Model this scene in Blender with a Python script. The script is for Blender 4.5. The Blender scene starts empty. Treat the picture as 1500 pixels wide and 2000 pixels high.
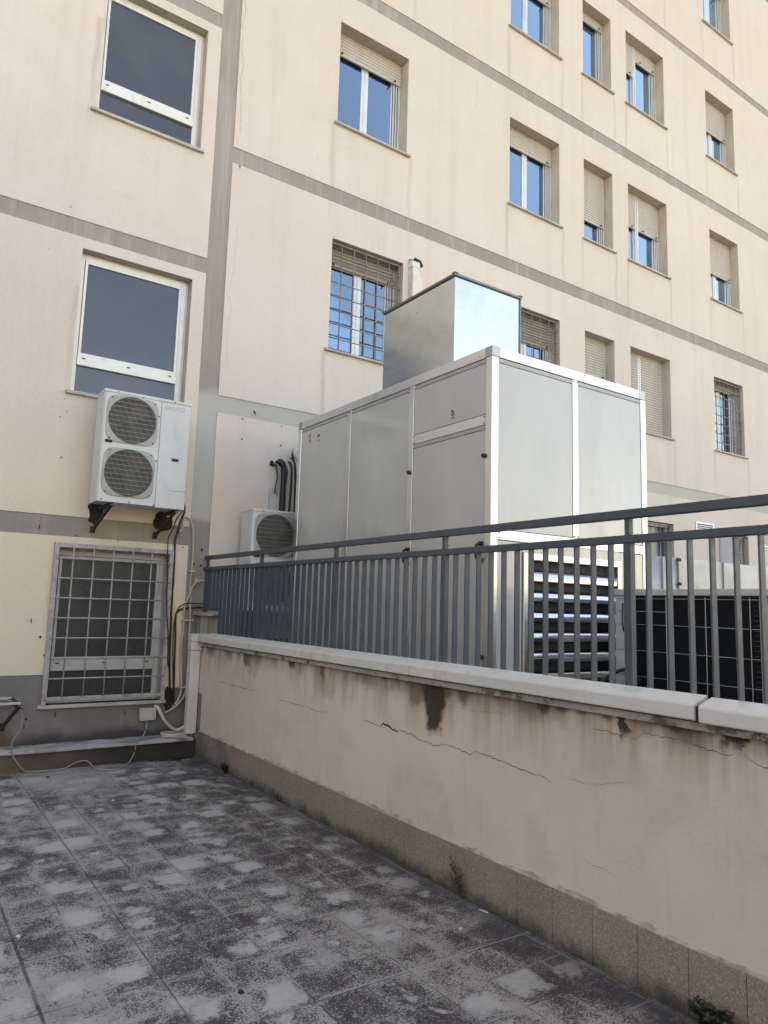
import bpy, bmesh, math, random
from mathutils import Vector, Matrix
R = math.radians
random.seed(7)
scene = bpy.context.scene
COL = scene.collection

# ---------------------------------------------------------------- camera
H = 1.55
def cam_axes(p, r, y):
    f = Vector((math.sin(y)*math.cos(p), math.cos(y)*math.cos(p), math.sin(p)))
    rt = Vector((math.cos(y), -math.sin(y), 0)); up = rt.cross(f)
    c, s = math.cos(r), math.sin(r)
    return c*rt + s*up, -s*rt + c*up, f
a_rt, a_up, a_f = cam_axes(.130508, .0298189, .6011607)
cam = bpy.data.cameras.new('camera'); camo = bpy.data.objects.new('camera', cam); COL.objects.link(camo)
cam.sensor_fit = 'VERTICAL'; cam.sensor_height = 36; cam.lens = 1407.09/2000*36
cam.clip_start = .05; cam.clip_end = 2000
m = Matrix.Identity(4)
for i in range(3):
    m[i][0] = a_rt[i]; m[i][1] = a_up[i]; m[i][2] = -a_f[i]
m[2][3] = H
camo.matrix_world = m
scene.camera = camo

# ---------------------------------------------------------------- sky, sun, exposure
SUN_EL, SUN_AZ = R(50), R(22)
wd = bpy.data.worlds.new('World'); scene.world = wd; wd.use_nodes = True
wn = wd.node_tree.nodes; wn.clear()
sky = wn.new('ShaderNodeTexSky'); sky.sky_type = 'NISHITA'; sky.sun_disc = False
sky.sun_elevation = SUN_EL; sky.sun_rotation = SUN_AZ; sky.air_density = 1.0; sky.dust_density = .7; sky.ozone_density = 1.6
bg = wn.new('ShaderNodeBackground'); bg.inputs[1].default_value = .15
wo = wn.new('ShaderNodeOutputWorld')
wd.node_tree.links.new(sky.outputs[0], bg.inputs[0]); wd.node_tree.links.new(bg.outputs[0], wo.inputs[0])
sl = bpy.data.lights.new('sun', 'SUN'); sl.energy = 4.0; sl.angle = R(.5); sl.color = (1, .95, .87)
so = bpy.data.objects.new('sun', sl); COL.objects.link(so)
sd = Vector((math.sin(SUN_AZ)*math.cos(SUN_EL), math.cos(SUN_AZ)*math.cos(SUN_EL), math.sin(SUN_EL)))
so.rotation_euler = sd.to_track_quat('Z', 'Y').to_euler(); so.location = (0, 0, 30)
vs = scene.view_settings
vs.view_transform = 'Standard'; vs.look = 'None'; vs.gamma = 1; vs.exposure = 2.27
vs.use_white_balance = True; vs.white_balance_temperature = 10900; vs.white_balance_tint = 14
scene.cycles.max_bounces = 10; scene.cycles.diffuse_bounces = 6; scene.cycles.glossy_bounces = 5

# ---------------------------------------------------------------- object helpers
LOC = {}
def tag(o, label=None, cat=None, group=None, kind=None):
    if label: o['label'] = label
    if cat: o['category'] = cat
    if group: o['group'] = group
    if kind: o['kind'] = kind
    return o
def thing(name, label, cat, loc=(0, 0, 0), group=None):
    o = bpy.data.objects.new(name, None); COL.objects.link(o); o.location = loc
    o.empty_display_size = .1
    LOC[o.name] = Vector(loc)
    return tag(o, label, cat, group)
class MB:
    def __init__(s): s.v = []; s.f = []; s.m = []; s.sm = []
    def face(s, pts, mi=0, smooth=False):
        n = len(s.v); s.v += [tuple(p) for p in pts]; s.f.append(tuple(range(n, n+len(pts)))); s.m.append(mi); s.sm.append(smooth)
    def box(s, x0, x1, y0, y1, z0, z1, mi=0):
        if x0 > x1: x0, x1 = x1, x0
        if y0 > y1: y0, y1 = y1, y0
        if z0 > z1: z0, z1 = z1, z0
        n = len(s.v)
        s.v += [(x0,y0,z0),(x1,y0,z0),(x1,y1,z0),(x0,y1,z0),(x0,y0,z1),(x1,y0,z1),(x1,y1,z1),(x0,y1,z1)]
        for q in ((0,3,2,1),(4,5,6,7),(0,1,5,4),(1,2,6,5),(2,3,7,6),(3,0,4,7)):
            s.f.append(tuple(n+i for i in q)); s.m.append(mi); s.sm.append(False)
        return s
    def tube(s, pts, r, n=8, mi=0, caps=True, radii=None):
        pts = [Vector(p) for p in pts]
        base = len(s.v); up = Vector((0.13, 0.21, 1)).normalized()
        for i, p in enumerate(pts):
            d = (pts[min(i+1, len(pts)-1)] - pts[max(i-1, 0)]).normalized()
            a = d.cross(up)
            if a.length < .2: a = d.cross(Vector((1, .1, 0)))
            a.normalize(); b = d.cross(a)
            rr = radii[i] if radii else r
            for k in range(n):
                t = 2*math.pi*k/n
                s.v.append(tuple(p + a*math.cos(t)*rr + b*math.sin(t)*rr))
        for i in range(len(pts)-1):
            for k in range(n):
                a0 = base+i*n+k; a1 = base+i*n+(k+1) % n
                s.f.append((a0, a1, a1+n, a0+n)); s.m.append(mi); s.sm.append(True)
        if caps:
            s.f.append(tuple(base+k for k in range(n))[::-1]); s.m.append(mi); s.sm.append(False)
            s.f.append(tuple(base+(len(pts)-1)*n+k for k in range(n))); s.m.append(mi); s.sm.append(False)
        return s
    def prism(s, prof, axis, a, b, mi=0, smooth=False):   # closed profile, extruded along an axis
        def P(u, v, t): return {'x': (t, u, v), 'y': (u, t, v), 'z': (u, v, t)}[axis]
        n = len(s.v); k = len(prof)
        s.v += [P(u, v, a) for u, v in prof] + [P(u, v, b) for u, v in prof]
        for i in range(k):
            j = (i+1) % k; s.f.append((n+i, n+j, n+k+j, n+k+i)); s.m.append(mi); s.sm.append(smooth)
        s.f.append(tuple(n+i for i in range(k))[::-1]); s.m.append(mi); s.sm.append(False)
        s.f.append(tuple(n+k+i for i in range(k))); s.m.append(mi); s.sm.append(False)
        return s
    def build(s, name, mat, parent=None, bevel=0, seg=2):
        off = Vector((0, 0, 0))
        if parent is not None: off = LOC.get(parent.name, off)
        me = bpy.data.meshes.new(name)
        me.from_pydata([tuple(Vector(p)-off) for p in s.v], [], s.f)
        mats = mat if isinstance(mat, (list, tuple)) else [mat]
        for q in mats: me.materials.append(q)
        for i, p in enumerate(me.polygons):
            p.material_index = s.m[i]; p.use_smooth = s.sm[i]
        me.validate(); me.update()
        bm = bmesh.new(); bm.from_mesh(me); bmesh.ops.recalc_face_normals(bm, faces=bm.faces[:]); bm.to_mesh(me); bm.free()
        o = bpy.data.objects.new(name, me); COL.objects.link(o)
        if parent is not None:
            o.parent = parent; LOC[o.name] = off
        if bevel:
            b = o.modifiers.new('bevel', 'BEVEL'); b.width = bevel; b.segments = seg; b.limit_method = 'ANGLE'; b.angle_limit = R(40)
        return o
def smooth_path(pts, n=6):
    P = [Vector(p) for p in pts]; out = []
    for i in range(len(P)-1):
        p0 = P[max(i-1, 0)]; p1 = P[i]; p2 = P[i+1]; p3 = P[min(i+2, len(P)-1)]
        for k in range(n):
            t = k/n
            out.append(.5*((2*p1)+(-p0+p2)*t+(2*p0-5*p1+4*p2-p3)*t*t+(-p0+3*p1-3*p2+p3)*t**3))
    out.append(P[-1]); return out

# ---------------------------------------------------------------- material helpers
class NT:
    def __init__(s, name):
        s.mat = bpy.data.materials.new(name); s.mat.use_nodes = True
        s.t = s.mat.node_tree; s.n = s.t.nodes
        s.b = s.n['Principled BSDF']; s.out = s.n['Material Output']
    def new(s, ty, **k):
        q = s.n.new(ty)
        for a, v in k.items(): setattr(q, a, v)
        return q
    def link(s, a, b): s.t.links.new(a, b)
    def put(s, sock, v):
        if isinstance(v, (int, float)): sock.default_value = v
        elif isinstance(v, (tuple, list)):
            sock.default_value = tuple(v) + ((1,) if len(v) == 3 and len(sock.default_value) == 4 else ())
        else: s.link(v, sock)
    def math(s, op, a, b=0, c=None, clamp=False):
        q = s.new('ShaderNodeMath', operation=op); q.use_clamp = clamp
        s.put(q.inputs[0], a); s.put(q.inputs[1], b)
        if c is not None: s.put(q.inputs[2], c)
        return q.outputs[0]
    def pos(s):
        if not hasattr(s, '_p'):
            g = s.new('ShaderNodeNewGeometry'); s._p = g.outputs['Position']
            x = s.new('ShaderNodeSeparateXYZ'); s.link(s._p, x.inputs[0]); s._x = x.outputs
        return s._p
    def xyz(s): s.pos(); return s._x
    def noise(s, scale, detail=4, rough=.55, vec=None, sc=None, dist=0):
        q = s.new('ShaderNodeTexNoise'); q.inputs['Scale'].default_value = scale
        q.inputs['Detail'].default_value = detail; q.inputs['Roughness'].default_value = rough; q.inputs['Distortion'].default_value = dist
        v = vec if vec is not None else s.pos()
        if sc:
            mp = s.new('ShaderNodeVectorMath', operation='MULTIPLY'); s.link(v, mp.inputs[0]); mp.inputs[1].default_value = sc; v = mp.outputs[0]
        s.link(v, q.inputs['Vector']); return q.outputs['Fac']
    def ss(s, v, lo, hi):
        q = s.new('ShaderNodeMapRange'); q.interpolation_type = 'SMOOTHSTEP'
        s.put(q.inputs['Value'], v); s.put(q.inputs['From Min'], lo); s.put(q.inputs['From Max'], hi)
        return q.outputs['Result']
    def mr(s, v, lo, hi, a, b):
        q = s.new('ShaderNodeMapRange'); s.put(q.inputs['Value'], v); s.put(q.inputs['From Min'], lo); s.put(q.inputs['From Max'], hi)
        s.put(q.inputs['To Min'], a); s.put(q.inputs['To Max'], b); return q.outputs['Result']
    def mix(s, f, a, b, mode='MIX'):
        q = s.new('ShaderNodeMix', data_type='RGBA', blend_type=mode); q.clamp_factor = True
        s.put(q.inputs[0], f); s.put(q.inputs[6], a); s.put(q.inputs[7], b); return q.outputs[2]
    def bump(s, h, strength=.3, dist=.01):
        q = s.new('ShaderNodeBump'); q.inputs['Strength'].default_value = strength; q.inputs['Distance'].default_value = dist
        s.put(q.inputs['Height'], h); s.link(q.outputs[0], s.b.inputs['Normal']); return q
    def set(s, color=None, rough=None, metal=None, spec=None):
        if color is not None: s.put(s.b.inputs['Base Color'], color)
        if rough is not None: s.put(s.b.inputs['Roughness'], rough)
        if metal is not None: s.put(s.b.inputs['Metallic'], metal)
        if spec is not None: s.put(s.b.inputs['Specular IOR Level'], spec)
        return s.mat
def painted(name, c, rough=.4, metal=0, var=.12, scale=6, bump=0, bs=120, dirt=None, spec=.5):
    t = NT(name); n = t.noise(scale, 5)
    c2 = tuple(max(0, x*(1-var)) for x in c)
    col = t.mix(t.ss(n, .35, .7), c, c2)
    if dirt:
        d = t.noise(2.2, 7, .65, sc=(4, 4, .9)); col = t.mix(t.math('MULTIPLY', t.ss(d, .52, .75), dirt[1]), col, dirt[0])
    rn = t.mr(t.noise(scale*3, 3), .3, .7, rough*.85, min(1, rough*1.15))
    if bump: t.bump(t.noise(bs, 3), bump, .004)
    return t.set(col, rn, metal, spec)

CREAM = (.625, .560, .520)
def streak_x(t, xs, w):
    """narrow vertical runs at given x positions, as one colour ramp over x"""
    return None

def mat_facade():
    t = NT('facade_plaster'); x, y, z = t.xyz()
    big = t.noise(.35, 4, .6); med = t.noise(1.7, 6, .6); fine = t.noise(55, 4, .6)
    col = t.mix(t.ss(big, .3, .72), CREAM, (.585, .52, .475))
    col = t.mix(t.math('MULTIPLY', t.ss(med, .45, .75), .35), col, (.66, .60, .56))
    # rain runs under the ends of the sills
    wob = t.math('MULTIPLY', t.math('SUBTRACT', t.noise(1.3, 3, sc=(1, 1, 1)), .5), .14)
    xx = t.math('ADD', x, wob)
    tot = None
    for xs in (1.29, 4.18, 5.41, 7.26, 8.50, 9.0, 9.85, 10.17, 11.42, 12.71, 13.88):
        d = t.math('ABSOLUTE', t.math('SUBTRACT', xx, xs))
        k = t.math('SUBTRACT', 1, t.ss(d, .0, .055 if xs < 9 else .045))
        tot = k if tot is None else t.math('MAXIMUM', tot, k)
    ph = t.math('MODULO', t.math('ADD', z, 6.0-1.70), 3.0)      # 0 at a sill, rising upward
    dn = t.math('SUBTRACT', 3.0, ph)                            # metres below the sill
    fade = t.math('MULTIPLY', t.ss(dn, 0.0, .05), t.math('SUBTRACT', 1, t.ss(dn, .5, 1.5)))
    st = t.math('MULTIPLY', t.math('MULTIPLY', tot, fade), t.mr(t.noise(.9, 3), .35, .65, .35, 1))
    st = t.math('MULTIPLY', st, .44)
    col = t.mix(st, col, (.30, .25, .195))
    # broad faint vertical washing
    v = t.noise(1.0, 5, .6, sc=(5, 5, .35)); col = t.mix(t.math('MULTIPLY', t.ss(v, .47, .72), .30), col, (.50, .445, .40))
    mt = t.noise(4.2, 6, .68); col = t.mix(t.math('MULTIPLY', t.ss(mt, .50, .70), .22), col, (.53, .46, .40))
    # lower-left corner: warm ochre, colour lightened to offset the dim light there
    low = t.math('MULTIPLY', t.math('SUBTRACT', 1, t.ss(z, 1.6, 4.6)), t.math('SUBTRACT', 1, t.ss(x, 2.5, 3.4)))
    col = t.mix(t.math('MULTIPLY', low, t.mr(med, .3, .7, .75, 1)), col, (.78, .635, .475))
    # rust coloured wash beside the second air conditioner
    g = t.math('MULTIPLY', t.math('SUBTRACT', 1, t.ss(t.math('ABSOLUTE', t.math('SUBTRACT', x, 3.33)), .0, .38)),
               t.math('SUBTRACT', 1, t.ss(t.math('ABSOLUTE', t.math('SUBTRACT', z, 2.6)), .0, .35)))
    col = t.mix(t.math('MULTIPLY', g, t.mr(med, .3, .7, .1, .75)), col, (.55, .37, .22))
    # small chips
    ch = t.noise(9, 2, .5); col = t.mix(t.math('MULTIPLY', t.ss(ch, .76, .79), .6), col, (.36, .31, .26))
    col = t.mix(t.math('MULTIPLY', t.ss(t.noise(32, 4, .7), .42, .66), .10), col, (.42, .36, .31))
    t.bump(t.math('ADD', t.math('MULTIPLY', fine, .7), t.math('MULTIPLY', t.noise(14, 5, .65), 1.3)), .55, .007)
    return t.set(col, .93, spec=.25)
def mat_band():
    t = NT('grey_band_plaster'); x, y, z = t.xyz()
    c = t.mix(t.ss(t.noise(.7, 3), .4, .65), (.285, .255, .228), (.315, .285, .26))
    v = t.noise(1, 4, .7, sc=(9, 9, .6)); c = t.mix(t.math('MULTIPLY', t.ss(v, .48, .68), .5), c, (.40, .385, .365))
    v2 = t.noise(1, 4, .7, sc=(32, 32, .5)); c = t.mix(t.math('MULTIPLY', t.ss(v2, .5, .7), .28), c, (.225, .20, .18))
    # repainted, paler stretch of the upright strip and of the lowest band
    e = t.math('ADD', z, t.math('MULTIPLY', t.noise(3, 3), .25))
    pal = t.math('MULTIPLY', t.ss(e, 2.53, 2.58), t.math('SUBTRACT', 1, t.ss(e, 3.9, 4.1)))
    c = t.mix(t.math('MULTIPLY', pal, .8), c, (.47, .46, .43))
    # ochre run-off on the lowest left band
    oc = t.math('MULTIPLY', t.math('SUBTRACT', 1, t.ss(z, 2.3, 2.5)), t.math('SUBTRACT', 1, t.ss(t.math('ABSOLUTE', t.math('SUBTRACT', x, 1.95)), .3, .6)))
    c = t.mix(t.math('MULTIPLY', oc, t.mr(t.noise(6, 4), .3, .7, .3, .9)), c, (.34, .29, .19))
    t.bump(t.noise(60, 4), .3, .004)
    return t.set(c, .9, spec=.25)
def mat_greybase():
    t = NT('grey_base_plaster'); x, y, z = t.xyz()
    c = t.mix(t.ss(t.noise(2.2, 6, .65), .35, .7), (.175, .152, .14), (.235, .21, .198))
    damp = t.math('SUBTRACT', 1, t.ss(t.math('ADD', z, t.math('MULTIPLY', t.noise(3.1, 5), .22)), .30, .44))
    damp = t.math('MULTIPLY', damp, t.ss(x, .8, 1.3))
    c = t.mix(t.math('MULTIPLY', damp, .85), c, (.035, .033, .035))
    rust = t.math('MULTIPLY', t.math('SUBTRACT', 1, t.ss(t.math('ABSOLUTE', t.math('SUBTRACT', x, 1.0)), .02, .12)), t.math('SUBTRACT', 1, t.ss(z, .25, .42)))
    c = t.mix(t.math('MULTIPLY', rust, .7), c, (.12, .07, .035))
    t.bump(t.noise(40, 5), .35, .005)
    return t.set(c, .88, spec=.3)

def mat_parapet(stains):
    t = NT('parapet_plaster'); x, y, z = t.xyz()
    med = t.noise(1.6, 6, .62)
    c = t.mix(t.ss(med, .3, .72), (.70, .588, .497), (.62, .518, .432))
    c = t.mix(t.math('MULTIPLY', t.ss(t.noise(.8, 4), .5, .7), .5), c, (.63, .545, .455))
    v = t.noise(1, 5, .6, sc=(6, 6, .5))
    top = t.ss(z, .72, 1.08)
    c = t.mix(t.math('MULTIPLY', t.math('MULTIPLY', t.ss(v, .40, .64), top), .75), c, (.36, .255, .155))
    c = t.mix(t.math('MULTIPLY', t.math('SUBTRACT', 1, t.ss(z, .25, .5)), .35), c, (.64, .565, .48))
    wy = t.math('ADD', y, t.math('MULTIPLY', t.math('SUBTRACT', t.noise(11, 5, .65), .5), .17))
    wz = t.math('ADD', z, t.math('MULTIPLY', t.math('SUBTRACT', t.noise(9, 5, .65), .5), .16))
    pt = t.noise(2.4, 6, .65); c = t.mix(t.math('MULTIPLY', t.ss(pt, .50, .66), .30), c, (.47, .375, .29))
    vg = t.noise(1, 6, .65, sc=(11, 11, 1.1)); c = t.mix(t.math('MULTIPLY', t.ss(vg, .55, .75), .22), c, (.42, .345, .275))
    # brown fringe along the slab
    fr = t.math('MULTIPLY', t.ss(wz, .96, 1.09), t.ss(t.noise(1, 5, .65, sc=(3.1, 3.1, .2)), .36, .56))
    c = t.mix(t.math('MULTIPLY', fr, .8), c, (.16, .125, .10))
    for (yc, hw, zb, k, cc) in stains:
        dz = t.math('SUBTRACT', 1.12, wz); ln = 1.12-zb
        tap = t.math('MULTIPLY', t.math('SUBTRACT', 1, t.math('MULTIPLY', dz, .62/ln)), hw)
        d = t.math('ABSOLUTE', t.math('SUBTRACT', wy, yc))
        a = t.math('SUBTRACT', 1, t.ss(t.math('DIVIDE', d, tap), .55, 1.1))
        b = t.ss(wz, zb, zb+.06)
        c = t.mix(t.math('MULTIPLY', t.math('MULTIPLY', a, b), k), c, cc)
    t.bump(t.math('ADD', t.noise(70, 4), t.math('MULTIPLY', t.noise(9, 5), .8)), .35, .005)
    return t.set(c, .92, spec=.25)

def mat_floor():
    t = NT('terrace_tiles'); x, y, z = t.xyz(); P = .2303
    u = t.math('DIVIDE', t.math('SUBTRACT', x, .640), P); v = t.math('DIVIDE', t.math('SUBTRACT', y, 2.645), P)
    fu = t.math('FLOOR', u); fv = t.math('FLOOR', v)
    lu = t.math('SUBTRACT', t.math('SUBTRACT', u, fu), .5); lv = t.math('SUBTRACT', t.math('SUBTRACT', v, fv), .5)
    cb = t.new('ShaderNodeCombineXYZ'); t.link(fu, cb.inputs[0]); t.link(fv, cb.inputs[1])
    wn_ = t.new('ShaderNodeTexWhiteNoise', noise_dimensions='2D'); t.link(cb.outputs[0], wn_.inputs['Vector'])
    rnd = wn_.outputs['Value']; rc = t.new('ShaderNodeSeparateColor'); t.link(wn_.outputs['Color'], rc.inputs[0])
    n1 = t.noise(6.0, 6, .62, dist=.6); n2 = t.noise(15, 7, .72); n3 = t.noise(1.15, 4, .55); n4 = t.noise(2.9, 5, .6, dist=.8)
    ax = t.math('ABSOLUTE', lu); ay = t.math('ABSOLUTE', lv)
    edge = t.math('MAXIMUM', ax, ay)
    # centre of growth wanders from tile to tile
    du = t.math('SUBTRACT', lu, t.math('MULTIPLY', t.math('SUBTRACT', rc.outputs['Red'], .5), .45))
    dv = t.math('SUBTRACT', lv, t.math('MULTIPLY', t.math('SUBTRACT', rc.outputs['Blue'], .5), .45))
    rad = t.math('SQRT', t.math('ADD', t.math('MULTIPLY', du, du), t.math('MULTIPLY', dv, dv)))
    wob = t.math('SUBTRACT', n2, .5); wob1 = t.math('SUBTRACT', n1, .5)
    # how much dark growth: drifts over the terrace, differs per tile, thins at the joints
    f = t.math('ADD', t.math('MULTIPLY', t.math('SUBTRACT', n3, .5), 1.1), t.math('MULTIPLY', wob1, 1.15))
    f = t.math('ADD', f, t.math('MULTIPLY', t.math('SUBTRACT', rnd, .5), .24))
    f = t.math('SUBTRACT', f, t.math('MULTIPLY', t.ss(t.math('ADD', edge, t.math('MULTIPLY', wob, .35)), .20, .52), .26))
    f = t.math('ADD', f, t.math('MULTIPLY', t.math('SUBTRACT', n4, .5), 1.0))
    nl = t.math('ADD', t.ss(x, .2, 1.9), t.ss(y, 2.6, 4.2), clamp=True)
    f = t.math('ADD', f, t.mr(nl, 0, 1, -.20, .17))
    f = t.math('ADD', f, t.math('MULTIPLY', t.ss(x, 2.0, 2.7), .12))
    # dry pale drift near the step, left of the middle
    dd = t.math('ADD', t.math('POWER', t.math('DIVIDE', t.math('SUBTRACT', x, 1.45), .5), 2), t.math('POWER', t.math('DIVIDE', t.math('SUBTRACT', y, 7.2), .9), 2))
    f = t.math('SUBTRACT', f, t.math('MULTIPLY', t.math('SUBTRACT', 1, t.ss(dd, .2, 1.3)), .35))
    # worn pale patches in the middle of some tiles
    sz = t.mr(rc.outputs['Green'], 0, 1, .10, .42)
    mxn = t.math('MAXIMUM', t.math('ABSOLUTE', du), t.math('ABSOLUTE', dv)); rad = t.math('ADD', t.math('MULTIPLY', rad, .35), t.math('MULTIPLY', mxn, .65))
    rad = t.math('ADD', rad, t.math('MULTIPLY', t.math('SUBTRACT', t.noise(34, 5, .7), .5), .55))
    pr_ = t.math('ADD', rad, t.math('ADD', t.math('MULTIPLY', wob, .55), t.math('MULTIPLY', wob1, .45)))
    pale = t.math('SUBTRACT', 1, t.ss(t.math('SUBTRACT', pr_, sz), -.14, .15))
    pale = t.math('MULTIPLY', pale, t.ss(t.math('ADD', t.math('FRACT', t.math('MULTIPLY', rnd, 7.3)), t.math('MULTIPLY', t.math('SUBTRACT', n4, .5), 1.9)), .52, .66))
    pale = t.math('MULTIPLY', pale, t.mr(t.ss(edge, .38, .50), 0, 1, 1, .25))
    vp = t.new('ShaderNodeTexVoronoi'); vp.inputs['Scale'].default_value = 2.7; t.link(t.pos(), vp.inputs['Vector'])
    vd = t.math('ADD', vp.outputs['Distance'], t.math('ADD', t.math('MULTIPLY', wob, .55), t.math('MULTIPLY', t.math('SUBTRACT', t.noise(34, 5, .7), .5), .45)))
    pale = t.math('MAXIMUM', pale, t.math('MULTIPLY', t.math('SUBTRACT', 1, t.ss(vd, .05, .36)), t.ss(n4, .38, .56)))
    f = t.math('SUBTRACT', f, t.math('MULTIPLY', pale, .6))
    # grain: growth sits between the stone chips, so it is dithered at chip scale
    g = t.noise(105, 3, .6); g2 = t.noise(38, 4, .7)
    gr = t.math('ADD', t.math('MULTIPLY', t.math('SUBTRACT', g, .5), 2.6), t.math('MULTIPLY', t.math('SUBTRACT', g2, .5), 1.3))
    dark = t.ss(t.math('ADD', t.math('MULTIPLY', f, 1.05), gr), -.27, .27)
    tone = t.mix(t.ss(n4, .35, .65), (.325, .292, .270), (.245, .221, .207))
    c = t.mix(dark, tone, t.mix(t.ss(n2, .4, .6), (.050, .041, .041), (.080, .068, .067)))
    c = t.mix(t.math('MULTIPLY', pale, t.mr(g2, .3, .7, .35, .9)), c, (.43, .398, .375))
    vo = t.new('ShaderNodeTexVoronoi'); vo.inputs['Scale'].default_value = 120; t.link(t.pos(), vo.inputs['Vector'])
    sc = t.new('ShaderNodeSeparateColor'); t.link(vo.outputs['Color'], sc.inputs[0])
    chip = t.math('MULTIPLY', t.ss(sc.outputs['Red'], .80, .86), t.math('SUBTRACT', 1, t.ss(vo.outputs['Distance'], .25, .5)))
    c = t.mix(t.math('MULTIPLY', chip, .6), c, (.42, .40, .40))
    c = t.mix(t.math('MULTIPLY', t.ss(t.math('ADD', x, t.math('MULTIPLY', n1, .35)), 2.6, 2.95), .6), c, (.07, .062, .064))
    # joints: mineral-pale in places, dirt-dark in others
    jn = t.ss(t.math('ADD', edge, t.math('MULTIPLY', wob, .02)), .476, .492)
    jt = t.mix(t.ss(t.noise(2.6, 3), .44, .56), (.05, .045, .05), (.30, .28, .285))
    c = t.mix(t.math('MULTIPLY', jn, t.mr(n1, .36, .58, .25, .85)), c, jt)
    for xx, w, s_ in ((.640, .010, .85), (1.1006, .005, .8), (2.0218, .0035, .7)):
        k = t.math('SUBTRACT', 1, t.ss(t.math('ABSOLUTE', t.math('SUBTRACT', t.math('ADD', x, t.math('MULTIPLY', n2, .006)), xx+.003)), w*.5, w))
        c = t.mix(t.math('MULTIPLY', k, t.math('MULTIPLY', t.mr(n1, .35, .6, .35, 1), s_)), c, (.05, .045, .047))
    k = t.math('SUBTRACT', 1, t.ss(t.math('ABSOLUTE', t.math('SUBTRACT', y, 2.655)), .002, .0045))
    k = t.math('MULTIPLY', k, t.ss(x, 1.5, 1.7)); c = t.mix(t.math('MULTIPLY', k, .75), c, (.34, .31, .31))
    hgt = t.math('SUBTRACT', t.math('MULTIPLY', g, .6), t.math('MULTIPLY', jn, .7))
    t.bump(hgt, .45, .004)
    return t.set(c, t.mr(n1, .3, .7, .72, .95), spec=.3)

def mat_skirt():
    t = NT('terrazzo_skirting'); x, y, z = t.xyz()
    vo = t.new('ShaderNodeTexVoronoi'); vo.inputs['Scale'].default_value = 210; t.link(t.pos(), vo.inputs['Vector'])
    sc = t.new('ShaderNodeSeparateColor'); t.link(vo.outputs['Color'], sc.inputs[0])
    c = t.mix(t.ss(t.noise(2.5, 5), .35, .7), (.31, .232, .18), (.262, .197, .155))
    c = t.mix(t.math('MULTIPLY', t.ss(sc.outputs['Red'], .78, .9), .5), c, (.50, .45, .38))
    c = t.mix(t.math('MULTIPLY', t.ss(sc.outputs['Green'], .8, .9), .5), c, (.14, .11, .09))
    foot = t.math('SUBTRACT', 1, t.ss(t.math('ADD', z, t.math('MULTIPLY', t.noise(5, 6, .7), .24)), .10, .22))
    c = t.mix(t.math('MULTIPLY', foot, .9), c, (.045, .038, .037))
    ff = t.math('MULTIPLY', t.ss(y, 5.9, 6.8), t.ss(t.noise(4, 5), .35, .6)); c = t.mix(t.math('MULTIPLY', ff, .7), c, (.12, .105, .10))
    t.bump(t.noise(90, 3), .25, .003)
    return t.set(c, .75, spec=.3)
def mat_marble(name='weathered_marble', pale=False):
    t = NT(name)
    c = t.mix(t.ss(t.noise(3, 6, .7), .35, .7), (.46, .40, .36), (.36, .30, .265)) if not pale else t.mix(t.ss(t.noise(3, 6, .7), .35, .7), (.50, .45, .41), (.40, .34, .30))
    d = t.noise(2.0, 7, .75, sc=(1, 3, 5)); c = t.mix(t.math('MULTIPLY', t.ss(d, .50, .62), .85 if not pale else .25), c, (.075, .06, .055))
    vo = t.noise(90, 3, .6); c = t.mix(t.math('MULTIPLY', t.ss(vo, .55, .7), .4), c, (.22, .18, .16))
    t.bump(t.noise(50, 4), .3, .003)
    return t.set(c, .7, spec=.35)
def mat_ledge():
    t = NT('ledge_marble')
    c = t.mix(t.ss(t.noise(4, 6, .7), .35, .65), (.50, .46, .45), (.30, .275, .27))
    d = t.noise(3.0, 7, .75, sc=(1, 3, 3)); c = t.mix(t.math('MULTIPLY', t.ss(d, .5, .62), .8), c, (.05, .046, .05))
    t.bump(t.noise(40, 5), .5, .006)
    return t.set(c, .8, spec=.3)
def mat_riser():
    t = NT('step_riser'); x, y, z = t.xyz()
    c = t.mix(t.ss(t.noise(3, 6, .65), .35, .65), (.155, .115, .08), (.10, .08, .06))
    c = t.mix(t.math('MULTIPLY', t.ss(t.math('ADD', x, t.math('MULTIPLY', t.noise(4, 5), .9)), 1.6, 2.5), .85), c, (.04, .036, .034))
    t.bump(t.noise(35, 5), .4, .006)
    return t.set(c, .9, spec=.2)
def mat_glass(name, tint, refl, rough=.015):
    t = NT(name); n = t.n; n.remove(t.b)
    g = t.new('ShaderNodeBsdfGlossy'); g.inputs['Roughness'].default_value = rough; g.inputs['Color'].default_value = (.50, .76, 1, 1)
    tr = t.new('ShaderNodeBsdfTransparent'); tr.inputs['Color'].default_value = tuple(tint)+(1,)
    fr = t.new('ShaderNodeFresnel'); fr.inputs['IOR'].default_value = 1.52
    f = t.math('MULTIPLY', fr.outputs[0], refl, clamp=True)
    mx = t.new('ShaderNodeMixShader'); t.link(f, mx.inputs[0]); t.link(tr.outputs[0], mx.inputs[1]); t.link(g.outputs[0], mx.inputs[2])
    t.link(mx.outputs[0], t.out.inputs[0])
    bp = t.new('ShaderNodeBump'); bp.inputs['Strength'].default_value = .03; bp.inputs['Distance'].default_value = .02
    t.link(t.noise(1.6, 2), bp.inputs['Height']); t.link(bp.outputs[0], g.inputs['Normal'])
    return t.mat
def mat_film():
    t = NT('filmed_glass'); 
    c = t.mix(t.ss(t.noise(1.5, 3), .3, .7), (.046, .053, .066), (.062, .069, .078))
    t.b.inputs['Specular Tint'].default_value = (.74, .86, 1, 1)
    t.b.inputs['IOR'].default_value = 1.5
    return t.set(c, .16, 0, .8)
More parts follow.
